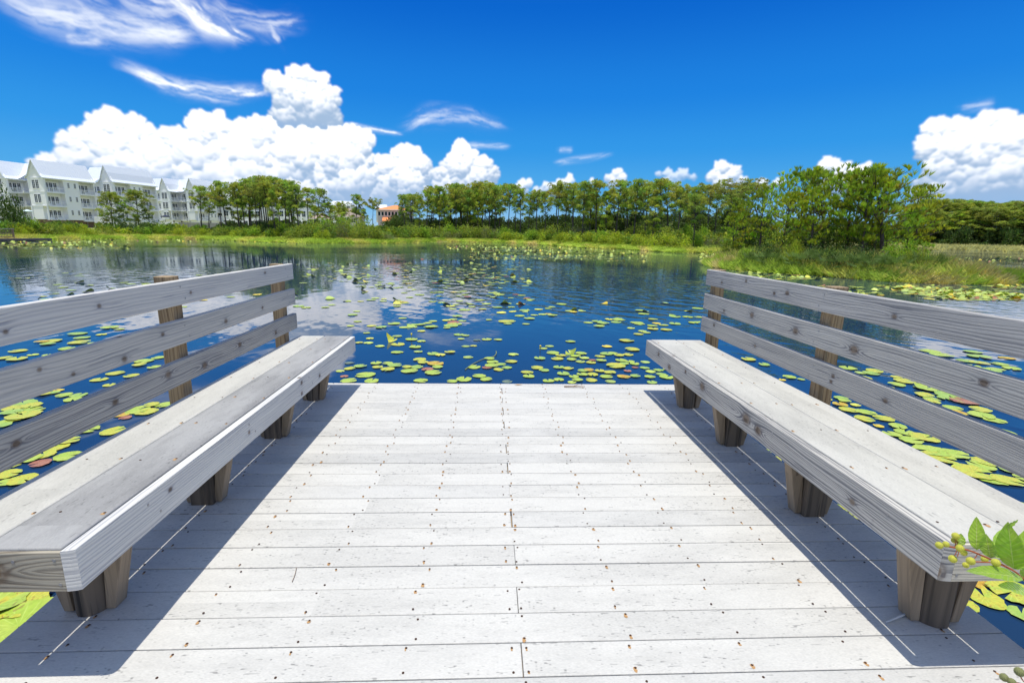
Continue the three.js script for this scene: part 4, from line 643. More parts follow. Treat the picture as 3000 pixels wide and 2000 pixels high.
gabledBlock('white gabled block behind the two lone pines, second of the large gables', 328, 531, 128, 4.0, 12.6, 4.0, 2.85, { bay: 4.8 });
connector('white wing in the gap behind the tall swept gabled block', 281, 531, 133, 5.2, 6.5, 4.0, 2.85);
gabledBlock('small white gabled block behind the navy parasol', 494, 559, 158, 3.75, 9, 4.0, 4.0, { ground: true });
connector('white wing with crossed balcony rails between the two small gables', 537, 560, 160.5, 4.7, 6.5, 3.9, 4.0);
connector('white wing behind the far end of the second large gabled block', 466, 556, 168, 6.5, 6, 4.0, 4.0);
gabledBlock('white gabled block half hidden by the first pines of the left grove', 573, 560, 158, 3.9, 12, 4.0, 4.0);
function house(label, pl, pr, eaveY, ridgeY, baseY, zd, depth, wm, rm, wins, o = {}) {
  const a = atDepth(pl, eaveY, zd), b = atDepth(pr, eaveY + (pr - pl) * 0.0188, zd), cx = (a.x + b.x) / 2, cz = (a.z + b.z) / 2, w = Math.hypot(b.x - a.x, b.z - a.z), eave = a.y, y1 = atDepth((pl + pr) / 2, ridgeY, zd).y, y0 = Math.min(atDepth((pl + pr) / 2, baseY, zd).y, eave - 2), G = thing(o.name || 'house', label, 'house', [cx, 0, cz], -Math.atan2(b.z - a.z, b.x - a.x));
  mesh('wall', [box(-w / 2, w / 2, y0 - 3, eave, -depth, 0)], wm, G);
  const hip = o.hip ?? depth / 2, e = 0.5, v = [[-w / 2 - e, eave, e], [w / 2 + e, eave, e], [w / 2 + e, eave, -depth - e], [-w / 2 - e, eave, -depth - e], [-w / 2 + hip, y1, -depth / 2], [w / 2 - hip, y1, -depth / 2]], rg = new THREE.BufferGeometry(), tr = [[0, 1, 5], [0, 5, 4], [1, 2, 5], [2, 3, 4], [2, 4, 5], [3, 0, 4], [0, 2, 1], [0, 3, 2]];
  rg.setAttribute('position', new THREE.Float32BufferAttribute(tr.flatMap((t) => t.flatMap((k) => v[k])), 3)); rg.computeVertexNormals(); mesh('roof', [rg], rm, G);
  mesh('fascia', [box(-w / 2 - e, w / 2 + e, eave - 0.22, eave - 0.003, e - 0.06, e)], trim, G);
  if (wins) { const [n, rows, ww, wh] = wins; for (let r = 0; r < rows; r++) for (let k = 0; k < n; k++) windowAt(G, ww, wh, 2, 2, -w / 2 + w * (k + 0.5) / n, eave - 0.5 - wh / 2 - r * 3.2, 0, 0, o.wt || trim); }
  return { G, w, eave, y0, y1 };
}
house('long white building showing through the trunks of the left grove', 612, 760, 583, 560, 666, 168, 9, whiteWall, metalRoof, [8, 3, 1.3, 1.7]);
house('white building with white pillars behind the right end of the left grove', 764, 895, 584, 572, 668, 172, 9, whiteWall, metalRoof, [8, 3, 1.2, 1.9]);
house('white metal roofed house peeking over trees left of the orange roofed house', 962, 1026, 600, 587, 640, 205, 8, whiteWall, metalRoof, [5, 1, 1.2, 1.2], { hip: 0.6 });
house('house with white roof behind the pines, close left of the orange roof', 1101, 1130, 609, 598, 630, 210, 7, creamWall, metalRoof, null, { hip: 0.4 });
house('tan shingle roofed house half hidden above the broad thicket', 985, 1042, 634, 608, 660, 150, 9, creamWall, std({ color: lin(0.30, 0.24, 0.19), roughness: 0.95 }), [4, 1, 1.1, 1.2]);
house('small tan roof showing through trees at the left of the broad thicket', 905, 950, 640, 624, 655, 150, 7, creamWall, std({ color: lin(0.36, 0.28, 0.22), roughness: 0.95 }), [4, 1, 1, 1]);
{
  const orange = std({ color: lin(0.80, 0.27, 0.09), roughness: 0.8 }), pinkWall = std({ color: lin(0.66, 0.55, 0.52), roughness: 0.9 });
  const { G, w, eave } = house('house with orange hip roof, porch columns and a row of dark windows', 1106, 1194, 613, 598.5, 677, 150, 9, pinkWall, orange, null, { name: 'orange_roofed_house', hip: 4.2 });
  for (let k = 0; k < 9; k++) windowAt(G, 0.68, 1.15, 1, 1, -w / 2 + 0.45 + k * (w - 0.9) / 8, eave - 1.25, 0, 0);
  const y = eave - 2.2, x0 = -w / 2 + 1.4, x1 = -w / 2 + 5.9, pr = new THREE.BufferGeometry(), q = [[x0, y, 0.02], [x1, y, 0.02], [x1 - 0.6, y - 1.15, 2.8], [x0 + 0.6, y - 1.15, 2.8], [x0, y - 0.2, 0.02], [x1, y - 0.2, 0.02], [x1 - 0.6, y - 1.35, 2.8], [x0 + 0.6, y - 1.35, 2.8]];
  pr.setAttribute('position', new THREE.Float32BufferAttribute([[0, 3, 2], [0, 2, 1], [4, 6, 7], [4, 5, 6], [3, 7, 6], [3, 6, 2], [1, 2, 6], [1, 6, 5], [0, 4, 7], [0, 7, 3]].flatMap((t) => t.flatMap((k) => q[k])), 3)); pr.computeVertexNormals(); mesh('porch_roof', [pr], orange, G);
  mesh('porch_floor', [box(x0 + 0.5, w / 2, y - 3.95, y - 3.75, 0.01, 2.9)], trim, G);
  for (const x of [x0 + 0.9, x1 - 0.9]) mesh('porch_column', [box(x - 0.11, x + 0.11, y - 7, y - 1.3, 2.5, 2.72)], trim, G);
  mesh('porch_column', [box(x1 + 0.15, x1 + 0.37, y - 7, y, 2.5, 2.72)], trim, G);
  railing(G, w / 2 - x1 - 0.1, 1.0, x1 + 0.1, y - 3.75, 2.85, 0, false);
  mesh('porch_opening', [box(x0 + 0.9, x1 - 0.2, y - 3.7, y - 1.3, 0.012, 0.05)], glass, G); mesh('ground_opening', [box(x0 + 2.2, x1 - 0.8, y - 6.5, y - 4.2, 0.012, 0.05)], glass, G);
  house('low orange roof among the shrubs right of the tall orange roofed house', 1206, 1254, 662, 650.5, 672, 142, 6, pinkWall, orange, null, { name: 'low_orange_roofed_house', hip: 1.5 });
}
function plankWall(name, label, pl, pr, yt, yb, zd, m, n, open) {
  const a = atDepth(pl, yb, zd), b = atDepth(pr, yb + (pr - pl) * 0.0188, zd), w = Math.hypot(b.x - a.x, b.z - a.z), y0 = a.y - 0.4, y1 = atDepth(pl, yt, zd).y, G = thing(name, label, 'fence', [(a.x + b.x) / 2, 0, (a.z + b.z) / 2], -Math.atan2(b.z - a.z, b.x - a.x));
  for (let k = 0; k < n; k++) mesh('plank', [box(-w / 2, w / 2, lerp(y0, y1, k / n) + (open ? 0.03 : 0.012), lerp(y0, y1, (k + 1) / n), -0.03, 0.03 + (k % 2) * 0.012)], m, G);
  for (let k = 0; k <= 4; k++) mesh('post', [box(-w / 2 + w * k / 4 - 0.07, -w / 2 + w * k / 4 + 0.07, y0, y1 + 0.04, 0.045, 0.16)], m, G);
}
plankWall('plank_fence', 'brown horizontal plank fence under the porch of the largest white block', 132, 206, 644, 664, 112.5, plankBrown, 7, true);
plankWall('plank_fence', 'grey plank wall below the navy parasol and crossed balcony rails', 522, 640, 651, 666, 152, plankGrey, 7, false);
plankWall('slat_screen', 'white slatted screen at the foot of the second large gabled block', 280, 345, 634, 662, 126.5, whiteWall, 9, true);
function parasol(px, py, zd, r, col, label) {
  const p = atDepth(px, py, zd), G = thing('parasol', label, 'parasol', [p.x, p.y, p.z]), m = std({ color: col, roughness: 0.9, side: THREE.DoubleSide });
  mesh('canopy', [new THREE.ConeGeometry(r, r * 0.38, 8, 1, true).translate(0, r * 0.1, 0)], m, G); mesh('valance', [new THREE.CylinderGeometry(r, r * 0.99, 0.16, 8, 1, true).translate(0, -r * 0.09 - 0.08, 0)], m, G);
  mesh('pole', [bar([0, -2.4, 0], [0, r * 0.32, 0], 0.035)], trim, G);
}
parasol(483, 633, 152, 1.25, lin(0.012, 0.02, 0.06), 'open navy blue parasol on the terrace by the small white gable');
parasol(79, 617, 112, 0.95, lin(0.62, 0.74, 0.78), 'open pale blue parasol on the porch at the far left');
plankWall('terrace_edge', 'white terrace edge under the navy parasol', 462, 522, 650, 655, 151, trim, 2, false);
// the neighbour's little dock on the far left
{
  const a = onPlane(8, 699, -0.1), b = onPlane(151, 698, -0.1), w = Math.hypot(b.x - a.x, b.z - a.z), G = thing('small_dock', 'small brown wooden dock with railing low over the water at far left', 'dock', [b.x, 0, b.z], -Math.atan2(b.z - a.z, b.x - a.x));
  for (let k = 0; k < 14; k++) mesh('board', [box(-w * 1.6, (k % 3) * -0.15, -0.16, -0.1, -k * 0.29 - 0.27, -k * 0.29)], k % 4 === 1 ? plankBrown : darkTimber, G);
  mesh('rim', [box(-w * 1.6, -0.02, -0.36, -0.165, -0.06, 0.0)], darkTimber, G);
  for (let k = 0; k < 5; k++) mesh('pile', [new THREE.CylinderGeometry(0.1, 0.1, 1.4, 8).translate(-k * w * 0.38 - 0.3, -0.9, -0.2)], darkTimber, G);
  const post = (x, z, h) => mesh('rail_post', [box(x - 0.06, x + 0.06, -0.1, h, z - 0.06, z + 0.06)], timber, G);
  const x1 = -w * 0.60, zr = -1.2;
  for (const x of [x1, x1 - 1.9, x1 - 3.8, x1 - 5.7]) post(x, zr, 0.96);
  mesh('rail', [box(x1 - 6, x1 + 0.1, 0.96, 1.02, zr - 0.1, zr + 0.1)], std({ color: lin(0.55, 0.48, 0.4) }), G); mesh('rail', [box(x1 - 6, x1, 0.42, 0.5, zr - 0.03, zr + 0.03)], timber, G); mesh('rail', [box(x1 - 6, x1, 0.02, 0.09, zr - 0.03, zr + 0.03)], timber, G);
  const bal = []; for (let x = x1 - 5.9; x < x1; x += 0.17) bal.push(box(x - 0.02, x + 0.02, 0.05, 0.94, zr - 0.06, zr - 0.03)); mesh('balusters', bal, timber, G);
  mesh('rail', [box(x1 - 6, x1 - 0.9, 1.06, 1.12, -4.0, -3.8)], plankGrey, G); for (const x of [x1 - 1, x1 - 3.5]) post(x, -3.9, 1.06);
}

// ------------------------------------------------------------------ water lilies
function padTexture(seed, a, b, spot, spotK) {                          // 0..1 square round the pad's middle: pale radial veins, blotches, brown spots
  return texture(256, 256, (u, v, c) => {
    const x = u - 0.5, y = v - 0.5, r = Math.hypot(x, y) * 2, t = Math.atan2(y, x), ve = Math.pow(Math.abs(Math.cos(t * 9 + fbm(r * 3, t, seed, 2))), 30) * sstep(0, 0.2, r) * sstep(1.05, 0.6, r), n = fbm(u * 5, v * 5, seed, 4), s = sstep(0.70, 0.80, noise(u * 26, v * 26, seed + 3)) * sstep(0.40, 0.62, fbm(u * 4, v * 4, seed + 4, 2)) * spotK, k = 0.86 + 0.28 * fbm(u * 22, v * 22, seed + 6, 3), m = sstep(0.35, 0.65, n), w = 0.10 * ve;
    setLin(c, lerp(lerp(a[0], b[0], m) * k + w, spot[0], s), lerp(lerp(a[1], b[1], m) * k + w, spot[1], s), lerp(lerp(a[2], b[2], m) * k + w * 0.5, spot[2], s));
  }, true, false);
}
const padMat = [[[0.32, 0.44, 0.05], [0.38, 0.47, 0.065], [0.2, 0.1, 0.03], 0.6], [[0.27, 0.41, 0.065], [0.33, 0.44, 0.085], [0.15, 0.12, 0.03], 0.3], [[0.52, 0.44, 0.035], [0.5, 0.30, 0.025], [0.3, 0.1, 0.02], 0.9], [[0.30, 0.11, 0.06], [0.36, 0.16, 0.09], [0.1, 0.03, 0.02], 0.7], [[0.36, 0.45, 0.05], [0.48, 0.45, 0.045], [0.3, 0.14, 0.03], 0.9], [[0.12, 0.17, 0.12], [0.16, 0.2, 0.13], [0.1, 0.1, 0.06], 0.2]].map((q, i) => new THREE.MeshPhysicalMaterial({ map: padTexture(600 + i * 10, ...q), roughness: 0.42, specularIntensity: 0.7, side: THREE.DoubleSide }));
function padGeo(seed, curl = 0, ragged = 0.075) {                       // round leaf of unit radius with a slit, a slightly lifted and ragged rim
  const R = rng(seed), n = 22, rings = [0, 0.55, 0.88, 1], pos = [], uv = [], idx = [], cut = 0.16 + R() * 0.14, ph = R() * 6, sq = 0.86 + R() * 0.16, cu = R() * 6.28;
  for (const q of rings) for (let i = 0; i <= n; i++) {
    const t = cut + (6.2832 - 2 * cut) * i / n, rr = q * (1 + (q > 0.9 ? (R() - 0.5) * ragged * 2 : 0)) * (1 - 0.06 * Math.cos(t)), lift = q * q * (0.012 * Math.sin(t * 3 + ph) + 0.02) + curl * Math.pow(Math.max(0, q * Math.cos(t - cu)), 2) * 0.9, x = Math.cos(t) * rr * (1 - curl * 0.35 * Math.max(0, q * Math.cos(t - cu))), z = Math.sin(t) * rr * sq;
    pos.push(x, lift, z); uv.push(0.5 + Math.cos(t) * rr * 0.47, 0.5 + Math.sin(t) * rr * 0.47);
  }
  for (let k = 0; k < 3; k++) for (let i = 0; i < n; i++) { const a = k * (n + 1) + i, b = a + n + 1; if (k) idx.push(a, a + 1, b); idx.push(a + 1, b + 1, b); }
  const g = new THREE.BufferGeometry(); g.setAttribute('position', new THREE.Float32BufferAttribute(pos, 3)); g.setAttribute('uv', new THREE.Float32BufferAttribute(uv, 2)); g.setIndex(idx); g.computeVertexNormals();
  return g;
}
const PADS = [1, 2, 3, 4, 5, 6].map((k) => padGeo(700 + k)), CURL = [padGeo(720, 0.55, 0.1), padGeo(721, 0.8, 0.12), padGeo(722, 0.16, 0.12)];
const HUE = ['pale green', 'green', 'golden yellow', 'red brown', 'yellow green', 'grey green sunken'];
const padList = [], RP = rng(808);
function pad(p, r, tone, where, curl = 0, label) { padList.push({ p, r, tone, where, curl, label, big: r * pxPerM(p) }); }
const pickTone = (R, dry) => { const q = R(); return q < 0.5 ? 0 : q < 0.78 ? 1 : q < 0.92 - dry ? 4 : q < 0.965 - dry * 0.3 ? 2 : 3; };
// pads read off the photograph: rows of [x, y, width, tone] in a zoomed view with its own origin and scale
function readPads(where, ox, oy, sc, rows) { for (const [x, y, w, t] of rows) { const p = onPlane(ox + x / sc, oy + y / sc); pad(p, w / sc / 2 / pxPerM(p), t ?? (RP() < 0.5 ? 0 : RP() < 0.5 ? 1 : 4), where); } }
const C1 = 'floating close beyond the far edge of the deck';
readPads(C1, 900, 700, 1.96, [[330, 783, 115, 0], [243, 713, 55, 5], [245, 746, 65], [305, 733, 75], [190, 760, 50], [240, 818, 92], [370, 818, 88], [395, 715, 65], [405, 738, 60, 4], [460, 717, 60], [505, 729, 80], [460, 752, 85], [570, 738, 60, 4], [590, 760, 100]]);
readPads(C1, 900, 700, 1.96, [[630, 735, 80], [645, 697, 75], [668, 712, 65, 4], [738, 717, 95, 2], [745, 738, 65], [725, 770, 95], [655, 815, 84], [720, 660, 72], [765, 668, 60], [818, 652, 62, 4], [638, 648, 50], [518, 652, 75], [520, 606, 78, 4], [690, 752, 68, 3]]);
readPads(C1, 900, 700, 1.96, [[1045, 690, 60], [960, 737, 80], [1065, 708, 70], [1065, 730, 85], [1115, 720, 60], [1170, 705, 70, 4], [1145, 740, 60], [1100, 752, 60], [1030, 740, 60, 3], [985, 788, 80], [1030, 808, 72], [900, 808, 90], [830, 820, 60], [925, 680, 58], [1185, 665, 60]]);
const C2 = 'in the crowded raft before the right bench end';
readPads(C2, 900, 700, 1.96, [[1318, 742, 72], [1265, 767, 75], [1272, 790, 70], [1360, 757, 60], [1335, 688, 65], [1355, 630, 50], [1390, 617, 50], [1408, 655, 75], [1435, 690, 70, 4], [1455, 670, 60], [1520, 693, 60], [1545, 675, 60], [1575, 660, 70], [1590, 685, 60], [1570, 705, 60]]);
readPads(C2, 900, 700, 1.96, [[1630, 710, 65], [1690, 700, 60], [1720, 660, 75], [1680, 675, 60], [1750, 657, 60], [1790, 670, 60], [1845, 665, 65, 4], [1800, 697, 65], [1850, 705, 60], [1770, 732, 112, 4], [1820, 718, 60], [1880, 718, 60], [1940, 708, 55], [1445, 738, 65], [1500, 745, 65]]);
readPads(C2, 900, 700, 1.96, [[1470, 775, 75], [1530, 790, 60], [1580, 758, 60], [1620, 755, 60, 2], [1580, 780, 65], [1640, 783, 70], [1680, 760, 60], [1740, 770, 70, 4], [1720, 793, 75], [1820, 793, 78, 2], [1840, 760, 45, 3], [1885, 790, 60], [1940, 742, 60], [1975, 763, 60]]);
readPads(C2, 900, 700, 1.96, [[1970, 795, 65], [2020, 755, 60], [2030, 778, 60], [2065, 795, 80], [2070, 750, 50], [1885, 740, 40, 3], [1385, 815, 70], [1445, 810, 60], [1550, 812, 65], [1630, 812, 70], [1740, 820, 60], [1980, 825, 60], [1520, 825, 50], [1640, 698, 46, 3], [1150, 818, 60, 5]]);
const C3 = 'strewn over open water between the benches';
readPads(C3, 900, 700, 1.96, [[497, 487, 70], [560, 508, 60], [595, 500, 50, 4], [655, 492, 60], [690, 483, 50], [720, 473, 50], [800, 512, 45], [800, 468, 50], [840, 463, 50], [860, 490, 60], [890, 470, 50], [830, 493, 60], [550, 455, 50], [655, 530, 50, 4], [1045, 465, 40]]);
readPads(C3, 900, 700, 1.96, [[1150, 475, 100, 4], [1150, 487, 50], [1330, 406, 50], [1385, 400, 40], [1305, 438, 45], [1350, 434, 50], [1385, 430, 40, 2], [1410, 440, 60], [1510, 415, 60], [1665, 475, 60], [1735, 462, 50, 4], [1775, 478, 60], [1675, 502, 65], [870, 550, 60], [910, 555, 50]]);
readPads(C3, 900, 700, 1.96, [[1910, 490, 60], [1860, 512, 50], [1985, 500, 60], [2005, 485, 50, 2], [2045, 495, 60], [2065, 523, 70], [1985, 517, 70], [1925, 530, 50], [1945, 538, 55], [1900, 548, 60, 4], [1835, 585, 90, 4], [1865, 637, 85, 4], [1720, 618, 60, 2], [1030, 577, 60], [1095, 580, 50], [885, 575, 40], [975, 582, 45, 5]]);
readPads(C3, 900, 700, 1.96, [[620, 622, 75], [600, 578, 70], [655, 588, 50], [515, 560, 60], [415, 617, 55], [350, 598, 55], [298, 597, 45], [360, 573, 45], [908, 617, 50], [955, 615, 40, 4], [1510, 590, 60], [290, 475, 50], [370, 500, 55, 4], [250, 500, 45], [340, 540, 45]]);
const C4 = 'seen between the back slats of the left bench';
readPads(C4, 0, 800, 2.24, [[113, 513, 95], [213, 537, 65], [310, 540, 65], [30, 560, 80], [110, 567, 110], [330, 448, 115], [315, 467, 85], [270, 452, 80, 2], [500, 400, 110], [530, 427, 95], [520, 457, 120], [610, 460, 60], [435, 497, 90], [665, 405, 60, 4], [780, 370, 60]]);
readPads(C4, 0, 800, 2.24, [[720, 360, 100], [760, 658, 110], [650, 700, 100, 4], [860, 678, 90], [715, 737, 75, 4], [415, 805, 95], [515, 803, 100], [475, 832, 100], [380, 770, 60, 2], [345, 788, 70], [275, 800, 90, 4], [150, 855, 150], [95, 890, 130], [205, 875, 120, 4], [80, 918, 120]]);
readPads(C4, 0, 800, 2.24, [[205, 900, 140], [150, 940, 190, 4], [40, 980, 100], [105, 962, 100, 4], [20, 1005, 90], [790, 930, 105, 2], [905, 900, 140], [955, 915, 140, 4], [990, 870, 90], [1075, 868, 110], [940, 580, 110], [1035, 557, 75], [915, 605, 85], [1010, 622, 80]]);
readPads('beside the seat of the left bench', 0, 800, 2.24, [[745, 1042, 145], [570, 1030, 150], [450, 1105, 130, 4], [360, 1145, 150], [285, 1195, 130], [200, 1220, 130], [450, 1205, 150], [60, 1325, 135, 4], [35, 1380, 110], [155, 1365, 160, 4], [85, 1262, 90, 4]]);
const C5 = 'seen between the back slats of the right bench';
readPads(C5, 1850, 760, 2.045, [[700, 600, 85, 4], [795, 632, 65], [945, 708, 75], [905, 722, 40, 2], [1020, 720, 45], [1297, 652, 95], [1180, 840, 50, 4], [1260, 835, 80], [1280, 852, 70], [1250, 872, 85, 2], [1345, 875, 60, 4], [1310, 905, 110], [1410, 920, 110], [1400, 960, 110, 4], [1510, 955, 110]]);
readPads(C5, 1850, 760, 2.045, [[1480, 1000, 60, 2], [1600, 1005, 100], [1640, 1037, 112], [1560, 1050, 100], [1680, 1088, 120], [1760, 1070, 150, 4], [1460, 670, 90], [1440, 685, 90], [1370, 682, 60], [1380, 712, 100, 4], [1590, 753, 90], [1640, 732, 110, 4], [1590, 705, 60], [1540, 773, 75], [1750, 772, 95]]);
readPads(C5, 1850, 760, 2.045, [[1760, 817, 100], [1880, 835, 80], [1975, 850, 110], [1800, 858, 90], [1930, 892, 100], [1960, 922, 100, 2], [2090, 905, 110], [2100, 940, 130], [1785, 550, 110], [1860, 575, 120], [2050, 555, 100], [2085, 585, 120], [2010, 610, 110], [2090, 620, 100], [2030, 640, 110]]);
readPads(C5, 1850, 760, 2.045, [[2190, 660, 90], [2280, 655, 100], [2250, 592, 90, 2], [2000, 995, 90, 4], [2090, 1000, 150], [2200, 1035, 150], [2280, 1075, 140, 4], [2180, 965, 120], [1790, 1150, 180], [1850, 1190, 180, 4], [1940, 1170, 160], [2090, 1240, 140], [2050, 1280, 200], [2160, 1315, 170], [2260, 1330, 160, 4]]);
pad(onPlane(2876, 1712), 0.065, 2, '', 0, 'golden yellow lily pad showing under the near end of the right bench');
pad(onPlane(2885, 1752), 0.088, 4, '', 0, 'large spotted lily pad on the water below the right bench leg nearest the camera');
pad(onPlane(2822, 1775), 0.06, 4, '', 0, 'ragged torn lily pad at the deck edge by the near right bench leg');
pad(onPlane(2994, 1800), 0.06, 1, '', 0, 'green lily pad cut by the right picture edge under the flowering branch');
pad(onPlane(116, 1360), 0.072, 3, '', 0, 'red brown sunken lily pad beside the left bench seat');
pad(onPlane(366, 1225), 0.055, 3, '', 0, 'ragged red brown lily pad under the lowest slat of the left bench');
pad(onPlane(1008, 1103), 0.052, 3, '', 0.0, 'curled orange red lily pad by the far leg of the left bench');
pad(onPlane(70, 1768), 0.12, 4, '', 0.2, 'very large spotted lily pad at the deck edge below the near left bench end');
pad(onPlane(52, 1838), 0.16, 0, '', 0.22, 'largest spotted yellow green lily pad in the bottom left corner');
pad(onPlane(20, 1905), 0.09, 0, '', 0.3, 'glossy lily pad with raised rim lying lowest in the bottom left corner');
pad(onPlane(-30, 1780), 0.13, 0, '', 0.1, 'green lily pad cut by the left edge of the picture near the bottom');
for (const [x, y, w] of [[2238, 1322, 40], [2265, 1345, 44], [2300, 1372, 36], [2478, 1490, 50], [2510, 1515, 44]]) { const p = onPlane(x, y); pad(p, w / 2 / pxPerM(p), 4, 'in the strip of water under the right bench'); }
// loose pads over the open lake, denser in rafts: [x0, x1, y0, y1, how many, share of dry ones]
const RR = rng(515);
for (const [x0, x1, y0, y1, n, dry] of [[880, 1560, 770, 960, 230, 0.06], [860, 1220, 770, 900, 110, 0.08], [1380, 1900, 722, 762, 1300, 0.05], [1300, 1700, 716, 740, 900, 0.05], [1560, 2060, 880, 950, 24, 0.05], [1180, 1560, 745, 830, 170, 0.08], [0, 860, 800, 905, 90, 0.05], [0, 380, 712, 745, 800, 0.08], [380, 900, 708, 722, 700, 0.05], [900, 1300, 706, 716, 220, 0.05], [2130, 2420, 775, 820, 380, 0.05], [2300, 3000, 836, 866, 1300, 0.1], [2700, 3000, 858, 880, 320, 0.12], [2050, 2260, 742, 768, 700, 0.12], [2740, 3000, 752, 768, 240, 0.1], [2900, 3000, 780, 840, 120, 0.08], [2560, 3000, 1060, 1200, 20, 0.05]]) {
  for (let k = 0; k < n; k++) {
    const x = lerp(x0, x1, RR()), y = lerp(y0, y1, RR()) + (x - 1500) * (y0 < 725 ? 0.012 : 0), p = onPlane(x, y), az = Math.atan2(p.x, -p.z) * 180 / Math.PI;
    if (fbm(p.x * 0.35, p.z * 0.35, 99, 3) < (n > 200 ? 0.40 : 0.44) && RR() < 0.85) continue;
    if (Math.hypot(p.x, p.z) > shoreR(az) + 0.5) continue;
    const ix = p.x - IC[0], iz = p.z - IC[1]; if (Math.hypot(ix, iz) < isleR(Math.atan2(iz, ix)) * 0.97) continue;
    pad(p, (0.085 + RR() * 0.06) * (p.length() > 45 ? 1.3 : 1), pickTone(RR, dry), 'scattered over the open lake', RR() < 0.012 ? 1 + Math.floor(RR() * 2) : RR() < 0.3 ? 3 : 0);
  }
}
{ // a dense raft beside the right bench
  for (let k = 0; k < 150; k++) { const x = 2.5 + RR() * 2.8, z = -0.9 - RR() * 2.6 - (x - 2.5) * 0.2; if (padList.some((q) => Math.hypot(q.p.x - x, q.p.z - z) < (q.r + 0.07) * 0.75)) continue; pad(new THREE.Vector3(x, WATER, z), 0.075 + RR() * 0.045, pickTone(RR, 0.02), 'in the dense raft behind the near half of the right bench'); }
}
padList.sort((a, b) => b.big - a.big);
padList.forEach((q) => { const s = ray(1, 1) && q.p.clone().sub(EYE), f = s.dot(FWD), X = 1500 + FOCAL * s.dot(RT) / f, Y = 1000 - FOCAL * s.dot(UPV) / f; q.show = f > 0 && X > -60 && X < 3060 && Y < 2040; });
const mine = padList.filter((q) => q.show || q.label).slice(0, 292), rest = padList.filter((q) => !mine.includes(q));
const firstPad = new Map();
mine.forEach((q, i) => {
  const g = q.curl >= 1 ? CURL[q.curl - 1] : q.curl ? CURL[2] : PADS[i % 6], label = q.label || `${HUE[q.tone]} lily pad ${q.where}`, o = new THREE.Mesh(g, padMat[q.tone]);
  o.name = numbered('lily_pad'); o.castShadow = o.receiveShadow = true;
  o.position.set(q.p.x, WATER + (q.tone === 5 ? 0.002 : 0.006 + (i % 9) * 0.0012), q.p.z); o.scale.set(q.r, q.r * (0.8 + RR()), q.r); o.rotation.set((RR() - 0.5) * 0.05, RR() * 6.28, (RR() - 0.5) * 0.05); scene.add(o);
  tag(o, label, 'lily pad', q.label ? undefined : `${HUE[q.tone]} lily pads ${q.where}`);
});
{ // the many small far ones, one object
  const P = [], N = [], U = [], K = [];
  const tones = [lin(0.42, 0.50, 0.09), lin(0.36, 0.46, 0.11), lin(0.66, 0.50, 0.05), lin(0.34, 0.15, 0.08), lin(0.56, 0.55, 0.08), lin(0.14, 0.18, 0.12)];
  const groups = new Map(); rest.forEach((q, i) => { const k = q.curl >= 1 ? 6 + (i % 3) : i % 6; (groups.get(k) || groups.set(k, []).get(k)).push(q); });
  const geos = [];
  for (const [k, L] of groups) for (const q of L) { const g = (k >= 6 ? CURL[k - 6] : PADS[k]).clone(), c = tones[q.tone], n = g.attributes.position.count, col = new Float32Array(n * 3), v = 0.8 + RR() * 0.4; for (let i = 0; i < n; i++) { col[i * 3] = c.r * v; col[i * 3 + 1] = c.g * v; col[i * 3 + 2] = c.b * v; } g.setAttribute('color', new THREE.BufferAttribute(col, 3)); g.scale(q.r, q.r, q.r).rotateY(RR() * 6.28).translate(q.p.x, WATER + 0.005 + RR() * 0.006, q.p.z); geos.push(g); }
  const m = new THREE.Mesh(mergeGeometries(geos), new THREE.MeshPhysicalMaterial({ vertexColors: true, roughness: 0.45, side: THREE.DoubleSide, specularIntensity: 0.6 }));
  m.name = 'far_lily_pads'; m.receiveShadow = true; scene.add(m); tag(m, 'countless small yellow green lily pads spread over the farther lake', 'lily pads', null, 'stuff');
}
// buds, a folded pad and a floating stalk
const budMat = std({ color: lin(0.62, 0.5, 0.04), roughness: 0.6 }), stalkMat = std({ color: lin(0.22, 0.25, 0.06), roughness: 0.7 });
[[1205, 993, 'yellow lily bud on a short stalk left of the middle of the water'], [1582, 1030, 'yellow lily bud on a short stalk before the crowded raft of pads']].forEach(([x, y, label]) => { const p = onPlane(x, y), G = thing('lily_bud', label, 'flower bud', [p.x, WATER, p.z]); mesh('stalk', [bar([0, -0.05, 0], [0.004, 0.075, 0], 0.006, 0.005)], stalkMat, G); mesh('bud', [new THREE.SphereGeometry(0.017, 10, 8).scale(1, 1.15, 1).translate(0.004, 0.09, 0)], budMat, G); });
{ const p = onPlane(1670, 1038), o = mesh('folded_lily_pad', padGeo(731, 1.6, 0.06), padMat[0]); o.position.set(p.x, WATER + 0.01, p.z); o.scale.setScalar(0.085); o.rotation.set(0.5, 2.2, 0.25); tag(o, 'pale green lily pad standing folded upright in the crowded raft', 'lily pad');
  const q = onPlane(1150, 1000), o2 = mesh('folded_lily_pad', padGeo(733, 1.8, 0.08), padMat[4]); o2.position.set(q.x, WATER + 0.02, q.z); o2.scale.setScalar(0.09); o2.rotation.set(-0.3, 1.0, 0.5); tag(o2, 'yellow lily pad standing folded upright left of the middle of the water', 'lily pad');
  const pts = [[1362, 1085], [1385, 1068], [1420, 1052], [1446, 1046], [1454, 1040], [1453, 1034]].map(([x, y], i) => { const v = onPlane(x, y); v.y += i > 3 ? 0.03 : 0.01; return v; });
  tag(mesh('floating_stalk', new THREE.TubeGeometry(new THREE.CatmullRomCurve3(pts), 24, 0.006, 6), stalkMat), 'long curved green lily stalk floating off the far deck edge', 'stalk'); }

